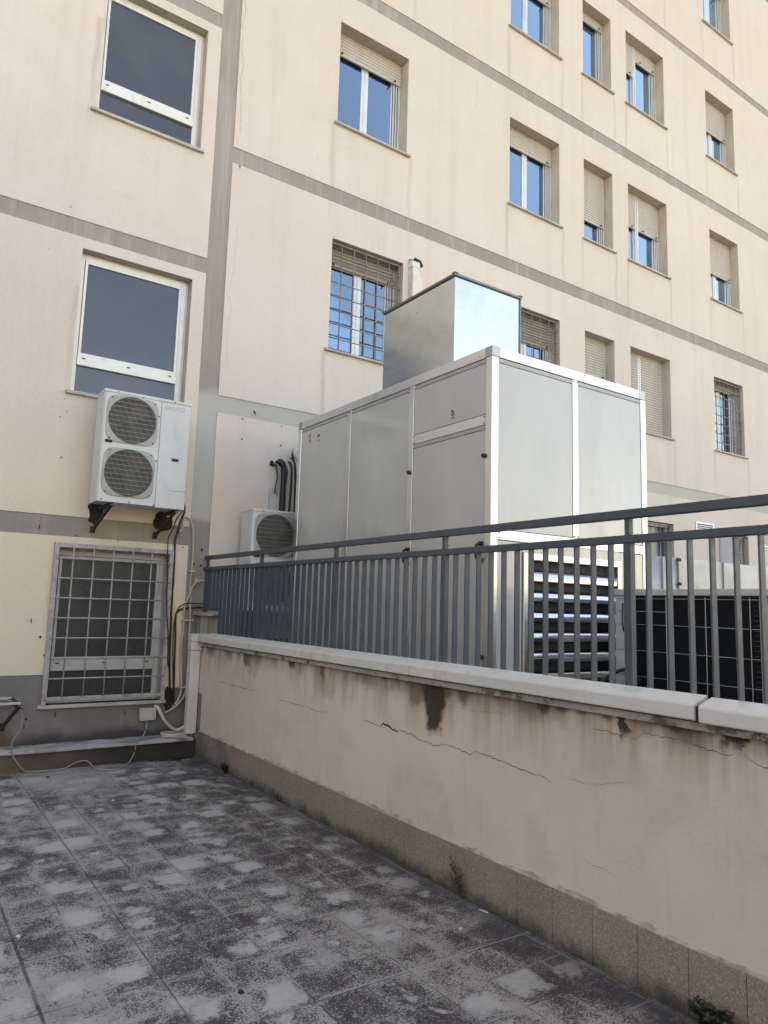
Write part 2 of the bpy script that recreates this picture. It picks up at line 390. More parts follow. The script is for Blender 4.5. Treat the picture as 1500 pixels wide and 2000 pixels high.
def mat_galv(name, c, rough=.28, streak=.5):
    t = NT(name); v = t.noise(1, 5, .6, sc=(1.2, 1.2, 7)); s_ = t.noise(7, 4)
    col = t.mix(t.ss(s_, .3, .7), c, tuple(q*.9 for q in c))
    t.bump(t.noise(1.9, 2, .4), .12, .03)
    return t.set(col, t.mr(v, .3, .7, rough*.8, rough*1.3), 1)
def mat_alu(name, c=(.80, .80, .80), rough=.32):
    t = NT(name); v = t.noise(1, 6, .7, sc=(2, 2, 2)); 
    col = t.mix(t.math('MULTIPLY', t.ss(v, .5, .75), .35), c, tuple(q*.75 for q in c))
    return t.set(col, t.mr(t.noise(5, 5, .7), .3, .7, rough*.8, rough*1.35), 1)
def mat_panel():
    t = NT('grey_coated_panel'); x, y, z = t.xyz()
    rip = t.noise(1, 3, .5, sc=(1.1, 1.1, .55))
    col = t.mix(t.ss(t.noise(1.3, 4), .3, .7), (.475, .46, .435), (.45, .435, .41))
    sc = t.noise(1, 8, .8, sc=(2, 2, 1.5), dist=1.5)
    t.bump(t.math('ADD', rip, t.math('MULTIPLY', t.noise(1, 2, .5, sc=(3, 3, 1.5)), .12)), .8, .11)
    t.b.inputs['Coat Weight'].default_value = .9; t.b.inputs['Coat Roughness'].default_value = .10
    return t.set(col, .27, .0, .6)
def mat_shutter(name, c):
    t = NT(name)
    v = t.noise(1, 5, .6, sc=(6, 6, .8)); col = t.mix(t.math('MULTIPLY', t.ss(v, .45, .75), .45), c, tuple(q*.62 for q in c))
    oi = t.new('ShaderNodeObjectInfo'); col = t.mix(t.math('MULTIPLY', oi.outputs['Random'], .30), col, (.36, .345, .33)); return t.set(col, .6, 0, .35)

M = {}
M['facade'] = mat_facade(); M['band'] = mat_band(); M['gbase'] = mat_greybase()
M['reveal'] = painted('reveal_plaster', (.53, .445, .37), .9, var=.15, scale=2.5, bump=.25, dirt=((.26, .22, .18), .5), spec=.2)
STAINS = [(3.44, .17, .80, .95, (.035, .028, .028)), (3.62, .13, .93, .6, (.12, .085, .06)), (4.79, .06, .97, .85, (.06, .045, .04)),
          (6.15, .11, .95, .8, (.07, .05, .042)), (5.27, .10, 1.02, .85, (.05, .04, .04)), (2.57, .05, 1.02, .8, (.06, .05, .045)),
          (2.10, .045, .985, .95, (.035, .03, .03)), (1.60, .075, 1.01, .95, (.035, .03, .03)), (3.94, .09, 1.03, .8, (.06, .05, .045)),
          (3.17, .10, 1.03, .6, (.07, .055, .05)), (1.36, .12, 1.02, .8, (.05, .04, .04)), (4.70, .20, .84, .35, (.30, .21, .12)),
          (2.35, .35, 1.05, .7, (.07, .055, .05)), (6.02, .25, .88, .35, (.30, .22, .14)), (1.85, .2, 1.045, .75, (.06, .05, .045))]
M['parapet'] = mat_parapet(STAINS)
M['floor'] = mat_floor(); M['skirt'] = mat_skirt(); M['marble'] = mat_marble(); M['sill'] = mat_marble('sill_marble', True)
M['ledge'] = mat_ledge(); M['riser'] = mat_riser()
M['winalu'] = painted('window_aluminium', (.66, .68, .70), .35, .35, var=.08, scale=5, dirt=((.3, .28, .26), .3))
M['winwhite'] = painted('white_window_frame', (.70, .70, .69), .38, .1, var=.08, scale=5, dirt=((.34, .31, .28), .4))
M['oldwhite'] = painted('aged_window_frame', (.50, .485, .46), .5, .0, var=.2, scale=6, dirt=((.2, .17, .15), .5))
M['darkgap'] = painted('dark_gap_shade', (.02, .02, .022), .7)  # near-black for shade painted into gaps; also colours slots and backs
M['glass'] = mat_glass('window_glass', (.62, .70, .74), 6.5)
M['film'] = mat_film()
M['filmd'] = painted('frosted_glass', (.052, .058, .056), .32, var=.3, scale=2, spec=.35)
M['curtain'] = painted('curtain_cloth', (.62, .70, .78), .9, var=.15, scale=3)
M['shutter'] = mat_shutter('shutter_slats', (.49, .455, .425)); M['shutter2'] = mat_shutter('old_shutter_slats', (.30, .255, .22))
M['grille'] = painted('painted_iron_grille', (.44, .395, .375), .55, .1, var=.3, scale=25, dirt=((.12, .07, .05), .6))
M['grille2'] = painted('window_bars', (.30, .265, .245), .5, .2, var=.3, scale=25, dirt=((.09, .06, .05), .6))
M['slate'] = painted('slate_railing_paint', (.066, .084, .103), .45, .0, var=.2, scale=9, spec=.45)
M['pvc'] = painted('white_plastic_trunking', (.65, .61, .555), .38, 0, var=.07, scale=3, dirt=((.30, .26, .22), .5))
M['pvcold'] = painted('yellowed_plastic', (.50, .45, .375), .5, 0, var=.1, scale=4, dirt=((.28, .24, .2), .5))
M['accase'] = painted('air_conditioner_casing', (.60, .61, .60), .42, 0, var=.06, scale=3, dirt=((.36, .33, .29), .35))
M['acguard'] = painted('fan_guard_plastic', (.40, .39, .37), .5, 0, var=.12, scale=6, dirt=((.16, .13, .11), .5))
M['acwire'] = painted('fan_guard_wire', (.33, .31, .285), .5, .1)
M['acdark'] = painted('fan_well', (.022, .017, .015), .8, var=.4, scale=9)
M['rust'] = painted('rusty_steel', (.055, .032, .026), .8, .2, var=.5, scale=30, bump=.4, dirt=((.15, .075, .04), .6))
M['black'] = painted('black_rubber', (.012, .012, .014), .55, bump=.3)
M['tape'] = painted('black_tape', (.006, .006, .009), .42, bump=.6, bs=60)
M['cable'] = painted('brown_black_cable', (.022, .017, .015), .5)
M['gcable'] = painted('grey_cable', (.30, .285, .265), .5)
M['conduit'] = painted('cream_conduit', (.45, .385, .29), .55, var=.2, dirt=((.25, .2, .14), .4))
M['clamp'] = painted('grey_clamp_strip', (.40, .39, .375), .4, .2)
M['alu'] = mat_alu('mill_aluminium', (.74, .74, .745)); M['aludark'] = mat_alu('cast_corner', (.45, .45, .46), .45)
M['panel'] = mat_panel(); M['galv'] = mat_galv('galvanised_sheet', (.62, .66, .66), .2)
M['galvd'] = mat_galv('galvanised_flange', (.20, .22, .23), .45)
M['ductw'] = painted('weathered_sheet', (.42, .41, .425), .45, .35, var=.12, scale=3, dirt=((.40, .33, .27), .35))
M['louvre'] = painted('louvre_blade', (.62, .66, .70), .2, 1, var=.04, scale=2)
M['coil'] = painted('coil_fins', (.007, .011, .017), .45)
M['chil'] = painted('condenser_casing', (.50, .49, .465), .5, .1, var=.1, dirt=((.3, .24, .2), .4))
M['wire'] = painted('galvanised_wire', (.42, .44, .46), .4, .5)
M['crack'] = painted('crack_shadow', (.06, .046, .037), .95)
M['hair'] = painted('hairline_crack', (.17, .13, .10), .95)
M['ink'] = painted('marker_ink', (.03, .03, .035), .6)
M['faded'] = painted('faded_lettering', (.48, .465, .42), .5)
M['leaf'] = painted('weed_leaf', (.07, .095, .04), .6, var=.4, scale=60)
M['leafd'] = painted('dark_weed_leaf', (.032, .042, .02), .6, var=.4, scale=60)
M['stem'] = painted('weed_stem', (.09, .07, .045), .8)
M['roof'] = painted('roof_felt', (.22, .21, .20), .9, var=.3, scale=2)
M['ground'] = painted('street_asphalt', (.06, .06, .06), .9, var=.3, scale=.5)
M['opp'] = painted('opposite_plaster', (.52, .46, .37), .9, var=.1, scale=.5)
M['oppgl'] = painted('opposite_windows', (.05, .06, .07), .1)
M['debris'] = painted('dark_dirt', (.025, .022, .02), .95, bump=.6)
M['paper'] = painted('pale_scrap', (.55, .53, .50), .8)

# ---------------------------------------------------------------- ground sheets
def sheet(name, x0, x1, y0, y1, z, mat):
    b = MB(); b.face([(x0, y0, z), (x1, y0, z), (x1, y1, z), (x0, y1, z)]); o = b.build(name, mat); o['kind'] = 'structure'; return o
sheet('ground', -400, 400, -400, 400, -4.0, M['ground'])
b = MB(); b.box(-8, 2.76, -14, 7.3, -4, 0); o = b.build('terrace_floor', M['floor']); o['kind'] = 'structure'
b = MB(); b.box(3.07, 32, -14, 7.49, -4, .45); o = b.build('roof_terrace', M['roof']); o['kind'] = 'structure'

# ---------------------------------------------------------------- apartment building
bld = thing('apartment_building', 'cream plastered apartment block with grey bands, shuttered windows and window bars', 'building', (0, 7.5, 0))
F = 7.5
WCOL = dict(A=(4.23, 5.34), B=(7.30, 8.42), C=(9.02, 9.77), D=(10.20, 11.34), E=(12.75, 13.78))
WINS = []   # kind, x0,x1,z0,z1, depth, options
def addw(kind, x0, x1, z0, z1, dep, **k): WINS.append((kind, x0, x1, z0, z1, dep, k))
A, B_, C_, D_, E_ = (WCOL[k] for k in 'ABCDE')
addw('two', *A, 7.73, 9.18, .2, sh=[8.89], cur=True, label='first-floor window left of the vent pipe column, shutter a quarter down')
addw('two', *A, 4.69, 6.15, .2, sh=[5.91], bars=True, old=True, label='barred window beside the white vertical duct pipe')
addw('two', *B_, 7.73, 9.17, .2, sh=[8.88], cur=True)
addw('two', *B_, 10.73, 12.17, .2, sh=[11.80])
addw('two', *B_, 4.69, 6.14, .2, sh=[5.72], bars=True, old=True)
addw('one', *C_, 7.73, 9.16, .2, sh=[8.24])
addw('one', *C_, 10.73, 12.16, .2, sh=[12.02])
addw('one', *C_, 4.69, 6.13, .2, sh=[5.51])
addw('mull', *D_, 7.72, 9.16, .2, sh=[8.53, 8.53])
addw('mull', *D_, 10.72, 12.18, .2, sh=[11.58, 11.93])
addw('mull', *D_, 4.68, 6.14, .2, sh=[4.70, 4.70])
addw('two', *E_, 13.73, 15.17, .2, sh=[14.9])
addw('two', *E_, 10.72, 12.18, .2, sh=[11.52])
addw('two', *E_, 7.71, 9.16, .2, sh=[8.42])
addw('two', *E_, 4.69, 6.14, .2, sh=[6.0], bars=True, old=True)
addw('low', *D_, 1.85, 3.14, .14)
addw('low', *E_, 1.85, 3.11, .14, sash=True)
addw('fix', 1.33, 2.47, 6.62, 8.12, .10)
addw('fix', 1.33, 2.48, 3.58, 5.08, .10)
addw('fix', 1.33, 2.45, .54, 2.04, .10, cage=True, aged=True)
def in_open(x, z):
    for w in WINS:
        if w[1] < x < w[2] and w[3] < z < w[4]: return w
def zone(x, z):      # 0 plaster, 1 band, 2 grey base
    if x < 1.32 and z < .82: return 2
    if x < 2.76 and z < .655: return 2
    if 2.63 < x < 2.86: return 1
    if x < 2.63:
        for a, c in ((2.135, 2.335), (5.195, 5.375), (8.235, 8.415), (11.24, 11.42), (14.26, 14.44)):
            if a < z < c: return 1
    if x > 2.86:
        for a, c in ((3.635, 3.835), (6.63, 6.83), (9.62, 9.82), (12.65, 12.82), (15.62, 15.82), (18.6, 18.8), (21.6, 21.8)):
            if a < z < c: return 1
    return 0
xs = {-8, 30, 1.32, 2.63, 2.76, 2.86}; zs = {-4, 24, .82, .655}
for w in WINS: xs |= {w[1], w[2]}; zs |= {w[3], w[4]}
for a in (2.135, 2.335, 5.195, 5.375, 8.235, 8.415, 11.24, 11.42, 14.26, 14.44, 3.635, 3.835, 6.63, 6.83, 9.62, 9.82, 12.65, 12.82, 15.62, 15.82, 18.6, 18.8, 21.6, 21.8): zs.add(a)
xs = sorted(xs); zs = sorted(zs)
wb = MB(); DEP = {0: 0, 1: .009, 2: .005}
def cell(i, j):
    if i < 0 or j < 0 or i >= len(xs)-1 or j >= len(zs)-1: return None
    cx = (xs[i]+xs[i+1])/2; cz = (zs[j]+zs[j+1])/2
    w = in_open(cx, cz)
    if w: return ('o', w[5]+.03)
    zn = zone(cx, cz); return (zn, DEP[zn])
for i in range(len(xs)-1):
    for j in range(len(zs)-1):
        c = cell(i, j); x0, x1, z0, z1 = xs[i], xs[i+1], zs[j], zs[j+1]
        if c[0] != 'o':
            y = F+c[1]; wb.face([(x0, y, z0), (x1, y, z0), (x1, y, z1), (x0, y, z1)], c[0])
        for di, dj, e in ((1, 0, ((x1, z0), (x1, z1))), (0, 1, ((x0, z1), (x1, z1)))):
            d = cell(i+di, j+dj)
            if d is None or abs(d[1]-c[1]) < 1e-6: continue
            y0, y1 = F+c[1], F+d[1]
            mi = 3 if 'o' in (c[0], d[0]) else 0
            wb.face([(e[0][0], y0, e[0][1]), (e[1][0], y0, e[1][1]), (e[1][0], y1, e[1][1]), (e[0][0], y1, e[0][1])], mi)
wb.build('wall', [M['facade'], M['band'], M['gbase'], M['reveal']], bld)
b = MB()      # the other outside walls and roof: a shell, so the rooms stay dark
b.box(-8, 30, 19.8, 20, -4, 24); b.box(-8.2, -8, 7.6, 20, -4, 24); b.box(30, 30.2, 7.6, 20, -4, 24)
b.build('back_wall', M['opp'], bld)
b = MB(); b.box(-8.4, 30.4, 7.2, 20.3, 24.01, 24.3); b.build('roof', M['roof'], bld)
b = MB()
for z in (.3, 3.3, 6.3, 9.3, 12.3, 15.3): b.box(-8, 30, 7.9, 19.8, z-.1, z+.1)
for x in (-2, 3.6, 6.2, 8.75, 9.98, 12.0, 15): b.box(x-.05, x+.05, 7.9, 12, -4, 16)
b.build('floor_slab', M['acdark'], bld)

def frame_rect(b, x0, x1, z0, z1, w, y0, y1, wb_=None):
    wb_ = wb_ or w
    b.box(x0, x0+w, y0, y1, z0, z1); b.box(x1-w, x1, y0, y1, z0, z1)
    b.box(x0+w, x1-w, y0+.001, y1-.001, z0, z0+wb_); b.box(x0+w, x1-w, y0+.001, y1-.001, z1-w, z1)
def shutter(x0, x1, zb, zt, y, mat, par):
    b = MB(); p = .046; z = zt; k = 0
    while z > zb+.004:
        z2 = max(z-p, zb)
        h = z-z2
        prof = [(y+.006, z2+.0025), (y-.004, z2+h*.25), (y-.007, z2+h*.55), (y-.004, z2+h*.85), (y+.006, z-.001), (y+.009, z-.001), (y+.009, z2+.0025)]
        b.prism(prof, 'x', x0, x1); z = z2
    b.box(x0, x1, y-.010, y+.012, zb-.035, zb)
    for xx in (x0+.10, x1-.12):                        # stoppers
        b.tube([(xx, y-.012, zb-.01), (xx, y-.045, zb-.015), (xx, y-.05, zb-.045)], .008, 6, 1)
    o = b.build('roller_shutter', [mat, M['acdark']], par)
    return o
def bars(x0, x1, z0, z1, y, nv, dz, par, mat, r=.006, fr=.02, name='window_bars'):
    b = MB(); frame_rect(b, x0+.012, x1-.012, z0+.012, z1-.012, fr, y-.004, y+.02)
    for i in range(nv):
        x = x0+(x1-x0)*(i+1)/(nv+1); b.tube([(x, y+.004, z0+.01), (x, y+.004, z1-.01)], r, 6)
    n = int(round((z1-z0)/dz))
    for i in range(1, n):
        z = z0+(z1-z0)*i/n; b.tube([(x0+.01, y-.006, z), (x1-.01, y-.006, z)], r, 6)
    return b.build(name, mat, par)
for (kind, x0, x1, z0, z1, dep, k) in WINS:
    y = F+dep; wh = M['winalu'] if kind != 'fix' else (M['oldwhite'] if k.get('aged') else M['winwhite'])
    b = MB()
    if kind in ('two', 'one', 'mull'):
        frame_rect(b, x0, x1, z0, z1, .035, y, y+.06, .03)
        b.box(x1-.075, x1-.055, y-.012, y+.03, z0+.03, z1-.03)
        b.box(x1-.035, x1-.004, y-.022, y-.001, z0+.03, z1-.001); b.box(x0+.004, x0+.035, y-.022, y-.001, z0+.03, z1-.001)
        b.box(x1-.118, x1-.095, y-.006, y+.03, z0+.03, z1-.03)
        mid = (x0+x1)/2 - (.03 if kind == 'two' else .1)
        if kind == 'mull': b.box(mid-.04, mid+.04, y-.03, y+.06, z0, z1); b.box(mid-.006, mid+.006, y-.042, y-.031, z0, z1)
        fo = b.build('window', wh, bld, bevel=.003)
        spans = {'two': [(x0+.035, mid), (mid, x1-.125)], 'one': [(x0+.035, x1-.125)], 'mull': [(x0+.035, mid-.04), (mid+.04, x1-.125)]}[kind]
        for q, (a, c) in enumerate(spans):
            yy = y+.008
            b = MB(); sw = .055 if kind == 'two' else .045
            lw = sw if not (kind == 'two' and q == 0) else .03
            b.box(a, a+lw, yy, yy+.035, z0+.03, z1-.035); 
            if kind == 'two' and q == 1: pass
            b.box(c-(sw if kind == 'two' and q == 0 else .02), c, yy, yy+.035, z0+.03, z1-.035)
            b.box(a+lw, c-.02, yy+.002, yy+.033, z0+.03, z0+.065); b.box(a+lw, c-.02, yy+.002, yy+.033, z1-.09, z1-.035)
            if kind == 'two' and q == 0: b.box(c-.012, c-.006, yy-.006, yy, z0+.03, z1-.035)
            b.build('sash', wh, fo, bevel=.003)
            b = MB(); b.box(a+.02, c-.01, yy+.015, yy+.021, z0+.05, z1-.05); b.build('pane', M['glass'], fo)
            if k.get('cur'):
                b = MB(); n = 24; pts = [(a+(c-a)*i/n, y+.075+.012*math.sin(i*1.9)+.006*math.sin(i*.7)) for i in range(n+1)]
                zb = z0+.36
                for i in range(n): b.face([(pts[i][0], pts[i][1], zb), (pts[i+1][0], pts[i+1][1], zb), (pts[i+1][0], pts[i+1][1], z1-.05), (pts[i][0], pts[i][1], z1-.05)], 0, True)
                b.build('curtain', M['curtain'], fo)
        b = MB(); b.box(x1-.095, x1-.075, y+.03, y+.05, z0+.03, z1-.03); b.box(x1-.125, x1-.118, y+.0, y+.05, z0+.03, z1-.03); b.build('shadow_gap', M['darkgap'], fo)  # dark strips painting the shade in the gap beside the jamb ribs
        shm = M['shutter2'] if k.get('old') else M['shutter']
        if kind == 'mull':
            shutter(x0+.012, mid-.042, k['sh'][0], z1+.01, y-.022, shm, fo); shutter(mid+.042, x1-.012, k['sh'][1], z1+.01, y-.022, shm, fo)
        else: shutter(x0+.012, x1-.012, k['sh'][0], z1+.01, y-.022, shm, fo)
        b = MB(); b.prism([(F-.045, z0-.026), (F-.04, z0-.030), (y+.0, z0-.030), (y+.0, z0+.006), (F-.035, z0+.001), (F-.045, z0-.004)], 'x', x0-.05, x1+.055)
        b.build('sill', M['sill'], fo)
        if k.get('bars'):
            bars(x0, x1, z0, z1, F+.06, 5 if x1-x0 > 1.08 else 6, .19, fo, M['grille2'], r=.0078)
    elif kind == 'low':
        frame_rect(b, x0, x1, z0, z1, .04, y, y+.05); b.box(x0, x1, y-.03, y-.002, z1-.06, z1-.02)
        fo = b.build('window', M['oldwhite'], bld, bevel=.003)
        b = MB(); b.box(x0+.03, x1-.03, y+.03, y+.036, z0+.03, z1-.03); b.build('pane', M['film'], fo)
        bars(x0, x1, z0, z1, F+.07, 7, .30, fo, M['wire'], r=.005, fr=.012)
        if k.get('sash'):
            b = MB(); b.box(x0+.02, x0+.055, F-.28, y, z1-1.2, z1-.04); b.box(x0+.065, x0+.085, F-.22, y, z1-1.2, z1-.04)
            b.build('sash', M['winalu'], fo, bevel=.003)
    else:
        frame_rect(b, x0, x1-.03, z0+.0, z1-.03, .052, y, y+.06, .03)
        b.box(x1-.03, x1, y+.02, y+.05, z0, z1-.03); b.box(x0, x1, y+.021, y+.049, z1-.03, z1)
        fo = b.build('window', wh, bld, bevel=.003)
        b = MB(); frame_rect(b, x0+.056, x1-.086, z0+.41, z1-.086, .026, y-.012, y+.03)
        b.build('sash', wh, fo, bevel=.003)
        b = MB(); b.box(x0+.053, x1-.083, y-.02, y+.035, z0+.305, z0+.408); b.build('transom', wh, fo, bevel=.003)
        for q in (.06, .5, .93):
            b = MB(); xx = x0+.053+(x1-x0-.136)*q; b.box(xx-.018, xx+.018, y-.0225, y-.0205, z0+.372, z0+.384); b.build('drain_slot', M['darkgap'], fo)
        b = MB(); b.box(x0+.07, x1-.10, y+.008, y+.014, z0+.42, z1-.10); b.build('pane', M['filmd' if k.get('aged') else 'film'], fo)
        b = MB(); b.box(x0+.045, x1-.075, y+.012, y+.018, z0+.028, z0+.31); b.build('pane', M['filmd' if k.get('aged') else 'film'], fo)
        b = MB(); b.box(x0-.045, x1+.035, F-.04, y+.0, z0-.032, z0+.0); b.build('sill', M['sill'], fo, bevel=.003)
        if k.get('cage'):
            b = MB(); g0, g1 = x0-.02, x1+.015; yy = F-.045
            frame_rect(b, g0, g1, z0+.045, z1+.03, .042, yy, yy+.02, .03)
            for xx in (g0+.002, g1-.04): b.box(xx, xx+.038, yy+.021, F+.03, z0+.045, z1+.03)
            b.box(g0, g0+.04, yy, yy+.02, z0+.002, z0+.05); b.box(g1-.04, g1, yy, yy+.02, z0+.002, z0+.05)
            for i in range(5):
                xx = 1.485+i*.1885; b.tube([(xx, yy+.006, z0+.06), (xx, yy+.006, z1+.01)], .0075, 6)
            for i in range(7):
                z = z0+.245+i*.1895; b.tube([(g0+.03, yy-.007, z), (g1-.02, yy-.007, z)], .0075, 6)
            b.build('window_bars', M['grille'], fo)
# wall vents low on the right
for (x0, x1, z0, z1) in ((12.0, 12.56, 2.97, 3.25), (14.15, 14.75, 2.95, 3.25)):
    b = MB(); frame_rect(b, x0, x1, z0, z1, .03, F-.02, F-.001)
    z = z0+.04
    while z < z1-.04: b.prism([(F-.018, z), (F-.003, z+.022), (F-.003, z+.026), (F-.018, z+.004)], 'x', x0+.03, x1-.03); z += .034
    o = b.build('wall_vent', M['winalu'], bld)
    b = MB(); b.box(x0+.03, x1-.03, F-.0028, F-.0005, z0+.03, z1-.03); b.build('vent_back', M['darkgap'], o)
# ragged holes and small patches in the plaster
def blob(b, x, z, rx, rz, y, th=.004, n=14, seed=0, mi=0):
    rr = random.Random(seed); ps = []
    for i in range(n):
        t = 2*math.pi*i/n; q = rr.uniform(.7, 1.15); ps.append((x+rx*q*math.cos(t), z+rz*q*math.sin(t)))
    b.prism(ps, 'y', y-th, y-.0004, mi)
for q in ((1.665, 2.40, .085, .13, F, .004, 16, 1), (2.33, 2.36, .10, .11, F, .004, 16, 2), (3.55, 3.15, .035, .04, F, .004, 12, 3), (3.85, 3.3, .05, .06, F, .004, 12, 4),
          (5.55, 6.2, .12, .085, F, .004, 18, 5), (2.52, .55, .05, .14, F, .004, 16, 6)):
    b = MB(); blob(b, *q); b.build('plaster_hole', M['debris'], bld)
b = MB()
for (x, z, r) in ((3.301, 3.723, .012), (3.16, 3.614, .009), (3.164, 3.377, .009), (3.652, 3.608, .008), (3.651, 3.381, .008), (1.26, 1.17, .012), (1.31, 1.0, .01), (2.78, 2.1, .012),
                  (2.70, 1.94, .01), (2.78, 1.93, .009), (2.57, 2.11, .007), (1.2, .42, .01), (1.33, 1.33, .008), (1.5, 2.15, .006), (1.9, 2.13, .006), (1.26, 3.3, .006), (1.30, 2.9, .008)):
    blob(b, x, z, r, r*1.2, F, .005, 8, int(x*1000))
b.build('wall_plug', M['debris'], bld)
b = MB()
for (x, z) in ((1.161, 2.211), (2.94, 6.60), (3.301, 3.70), (1.445, .455), (2.084, .44), (1.187, .36), (1.165, 1.327)):
    b.tube([(x, F+.01, z+.012), (x, F-.03, z+.012), (x, F-.036, z), (x, F-.03, z-.02), (x, F-.02, z-.022)], .0035, 6)
b.build('wall_hook', M['rust'], bld)

rr = random.Random(4)
for (xc, za, zb_, w) in ((2.935, 7.0, 8.95, .0035), (2.93, 4.2, 5.9, .0022), (4.86, 4.25, 4.45, .002), (3.97, 7.10, 7.2, .003), (6.6, 9.0, 9.5, .0022)):
    b = MB(); z = za; x = xc; prev = None
    while z < zb_:
        ww = w*rr.uniform(.3, 1.1); cur = [(x-ww/2, F-.0007, z), (x+ww/2, F-.0007, z)]
        if prev: b.face([prev[0], prev[1], cur[1], cur[0]])
        prev = cur; z += .02; x += rr.uniform(-.007, .007)
    b.build('hairline_crack', M['hair'], bld)

# step in front of the building's foot
lg = thing('ledge', 'weathered pale marble ledge on a dark low step at the foot of the building', 'ledge', (1, 7.25, 0))
b = MB(); b.box(-8, 2.745, 7.245, 7.503, -.02, .158); b.build('riser', M['riser'], lg)
b = MB(); n = 60; prof = []
for i in range(n):
    xa = -8+10.71*i/n; xb = -8+10.71*(i+1)/n
b.box(-8, .86, 7.215, 7.503, .158, .188); b.box(.863, 1.27, 7.218, 7.503, .158, .187); b.box(1.273, 2.712, 7.215, 7.503, .158, .188)
b.build('slab', M['ledge'], lg, bevel=.006, seg=2)

# ---------------------------------------------------------------- parapet wall
par = thing('parapet_wall', 'cracked beige parapet wall with black run-off stains under a marble slab', 'wall', (2.9, 3, 0))
b = MB(); b.box(2.765, 3.06, -6, 7.497, -.02, 1.095); b.build('wall', M['parapet'], par)
b = MB(); b.box(2.7635, 2.7649, 7.2, 7.49, .2, .62); b.build('painted_patch', M['gbase'], par)
rs = random.Random(3)
edges = [7.24]
y = 7.24
P = .2345
ys = [7.24-.05-P*i for i in range(60)]
b = MB(); prev = 7.235
for i, yy in enumerate(ys):
    if yy < -5.5: break
    dx = rs.uniform(-.0015, .0015); b.box(2.747+dx, 2.7645, yy+.0022, prev, -.01, .250+rs.uniform(-.002, .002)); prev = yy
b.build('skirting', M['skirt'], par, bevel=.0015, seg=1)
b = MB(); N = 520; pts = []
rr = random.Random(11)
for i in range(N+1):
    yy = 7.2-i*(12.6/N); h = .006+.004*math.sin(yy*3.1)*math.sin(yy*7.7+1)+.004*math.sin(yy*23)*math.sin(yy*41+2)+rr.uniform(-.002, .002); d = .012+rr.uniform(-.004, .002)
    pts.append((yy, max(.004, h), d))
for (y0, h0, d0), (y1, h1, d1) in zip(pts, pts[1:]):
    b.face([(2.7648-d0, y0, .2505), (2.7648-d1, y1, .2505), (2.7648, y1, .2505+h1*2.2), (2.7648, y0, .2505+h0*2.2)], 0, False)
b.build('mortar_bead', painted('mortar', (.50, .43, .37), .95, var=.45, scale=11, bump=.6, dirt=((.12, .09, .07), .6)), par)
b = MB(); yy = 7.49
while yy > -5.5:
    L = rs.uniform(1.1, 1.3); b.box(2.733+rs.uniform(-.001, .001), 3.09, max(yy-L, -5.9)+.002, yy, 1.0955, 1.1285); yy -= L
b.build('coping', M['marble'], par, bevel=.004)
CR = {"a": ([[6.765, 0.777], [6.618, 0.787], [6.493, 0.781], [6.334, 0.782], [6.218, 0.779], [6.107, 0.787], [6.072, 0.805]], .004),
 "b": ([[6.106, 0.779], [5.961, 0.783], [5.874, 0.79]], .002), "c": ([[6.108, 0.66], [6.06, 0.71], [6.031, 0.765]], .0012),
 "d": ([[5.505, 0.748], [5.429, 0.764], [5.309, 0.772], [5.191, 0.763], [5.036, 0.769], [4.887, 0.758], [4.733, 0.762], [4.684, 0.772]], .003),
 "e": ([[4.245, 0.778], [4.098, 0.78], [3.997, 0.768], [3.978, 0.792], [3.901, 0.793], [3.862, 0.772], [3.815, 0.769], [3.769, 0.783], [3.697, 0.773], [3.644, 0.78], [3.592, 0.758], [3.524, 0.754], [3.426, 0.746], [3.332, 0.772], [3.225, 0.764], [3.123, 0.749], [3.084, 0.775], [2.969, 0.771], [2.859, 0.76], [2.772, 0.753], [2.671, 0.743], [2.575, 0.745], [2.513, 0.724]], .0035),
 "f": ([[2.452, 0.77], [2.365, 0.766], [2.281, 0.767], [2.187, 0.792], [2.098, 0.816], [2.036, 0.824]], .0016),
 "g": ([[3.273, 0.989], [3.149, 0.991], [3.03, 0.994], [2.899, 1.014], [2.809, 0.999]], .0014),
 "h": ([[2.307, 1.014], [2.224, 1.021], [2.145, 1.017], [2.094, 1.01], [2.032, 1.013], [1.99, 1.042], [1.914, 1.039], [1.835, 1.042], [1.781, 1.036], [1.719, 1.028], [1.648, 1.017], [1.619, 1.014], [1.58, 1.038], [1.552, 1.03], [1.516, 1.006], [1.462, 0.999], [1.30, .96], [1.1, .97]], .0022),
 "i": ([[2.367, 0.445], [2.285, 0.417], [2.205, 0.42], [2.154, 0.405], [2.124, 0.356], [2.119, 0.289]], .0011),
 "j": ([[2.179, 0.458], [2.103, 0.485], [2.054, 0.524], [2.022, 0.591]], .001), "k": ([[2.061, 0.808], [2.049, 0.771], [2.026, 0.737]], .001)}
rr = random.Random(5)
b = MB(); bh = MB()
for key, (pl, wdt) in CR.items():
    dense = []
    for (p, q) in zip(pl, pl[1:]):
        n = max(2, int(math.hypot(p[0]-q[0], p[1]-q[1])/.012))
        for i in range(n):
            t = i/n; dense.append((p[0]+(q[0]-p[0])*t+rr.uniform(-.002, .002), p[1]+(q[1]-p[1])*t+rr.uniform(-.005, .005)))
    dense.append(tuple(pl[-1]))
    wdt *= 1.12; tgt = b if wdt > .002 else bh
    nD = len(dense); prev = None
    for i, (yy, zz) in enumerate(dense):
        en = min(1, i/6, (nD-1-i)/6) if nD > 12 else 1
        w = wdt*(.25+.75*en)*(.35+.9*abs(math.sin(i*.23+len(key)+yy*5))*rr.uniform(.5, 1.1))
        if key == 'e' and 3.8 < yy < 3.99: w *= 3.2
        cur = [(2.7640, yy, zz-w/2), (2.7640, yy, zz+w/2)]
        if prev: tgt.face([prev[0], cur[0], cur[1], prev[1]])
        prev = cur
b.build('crack', M['crack'], par); bh.build('hairline_crack', M['hair'], par)

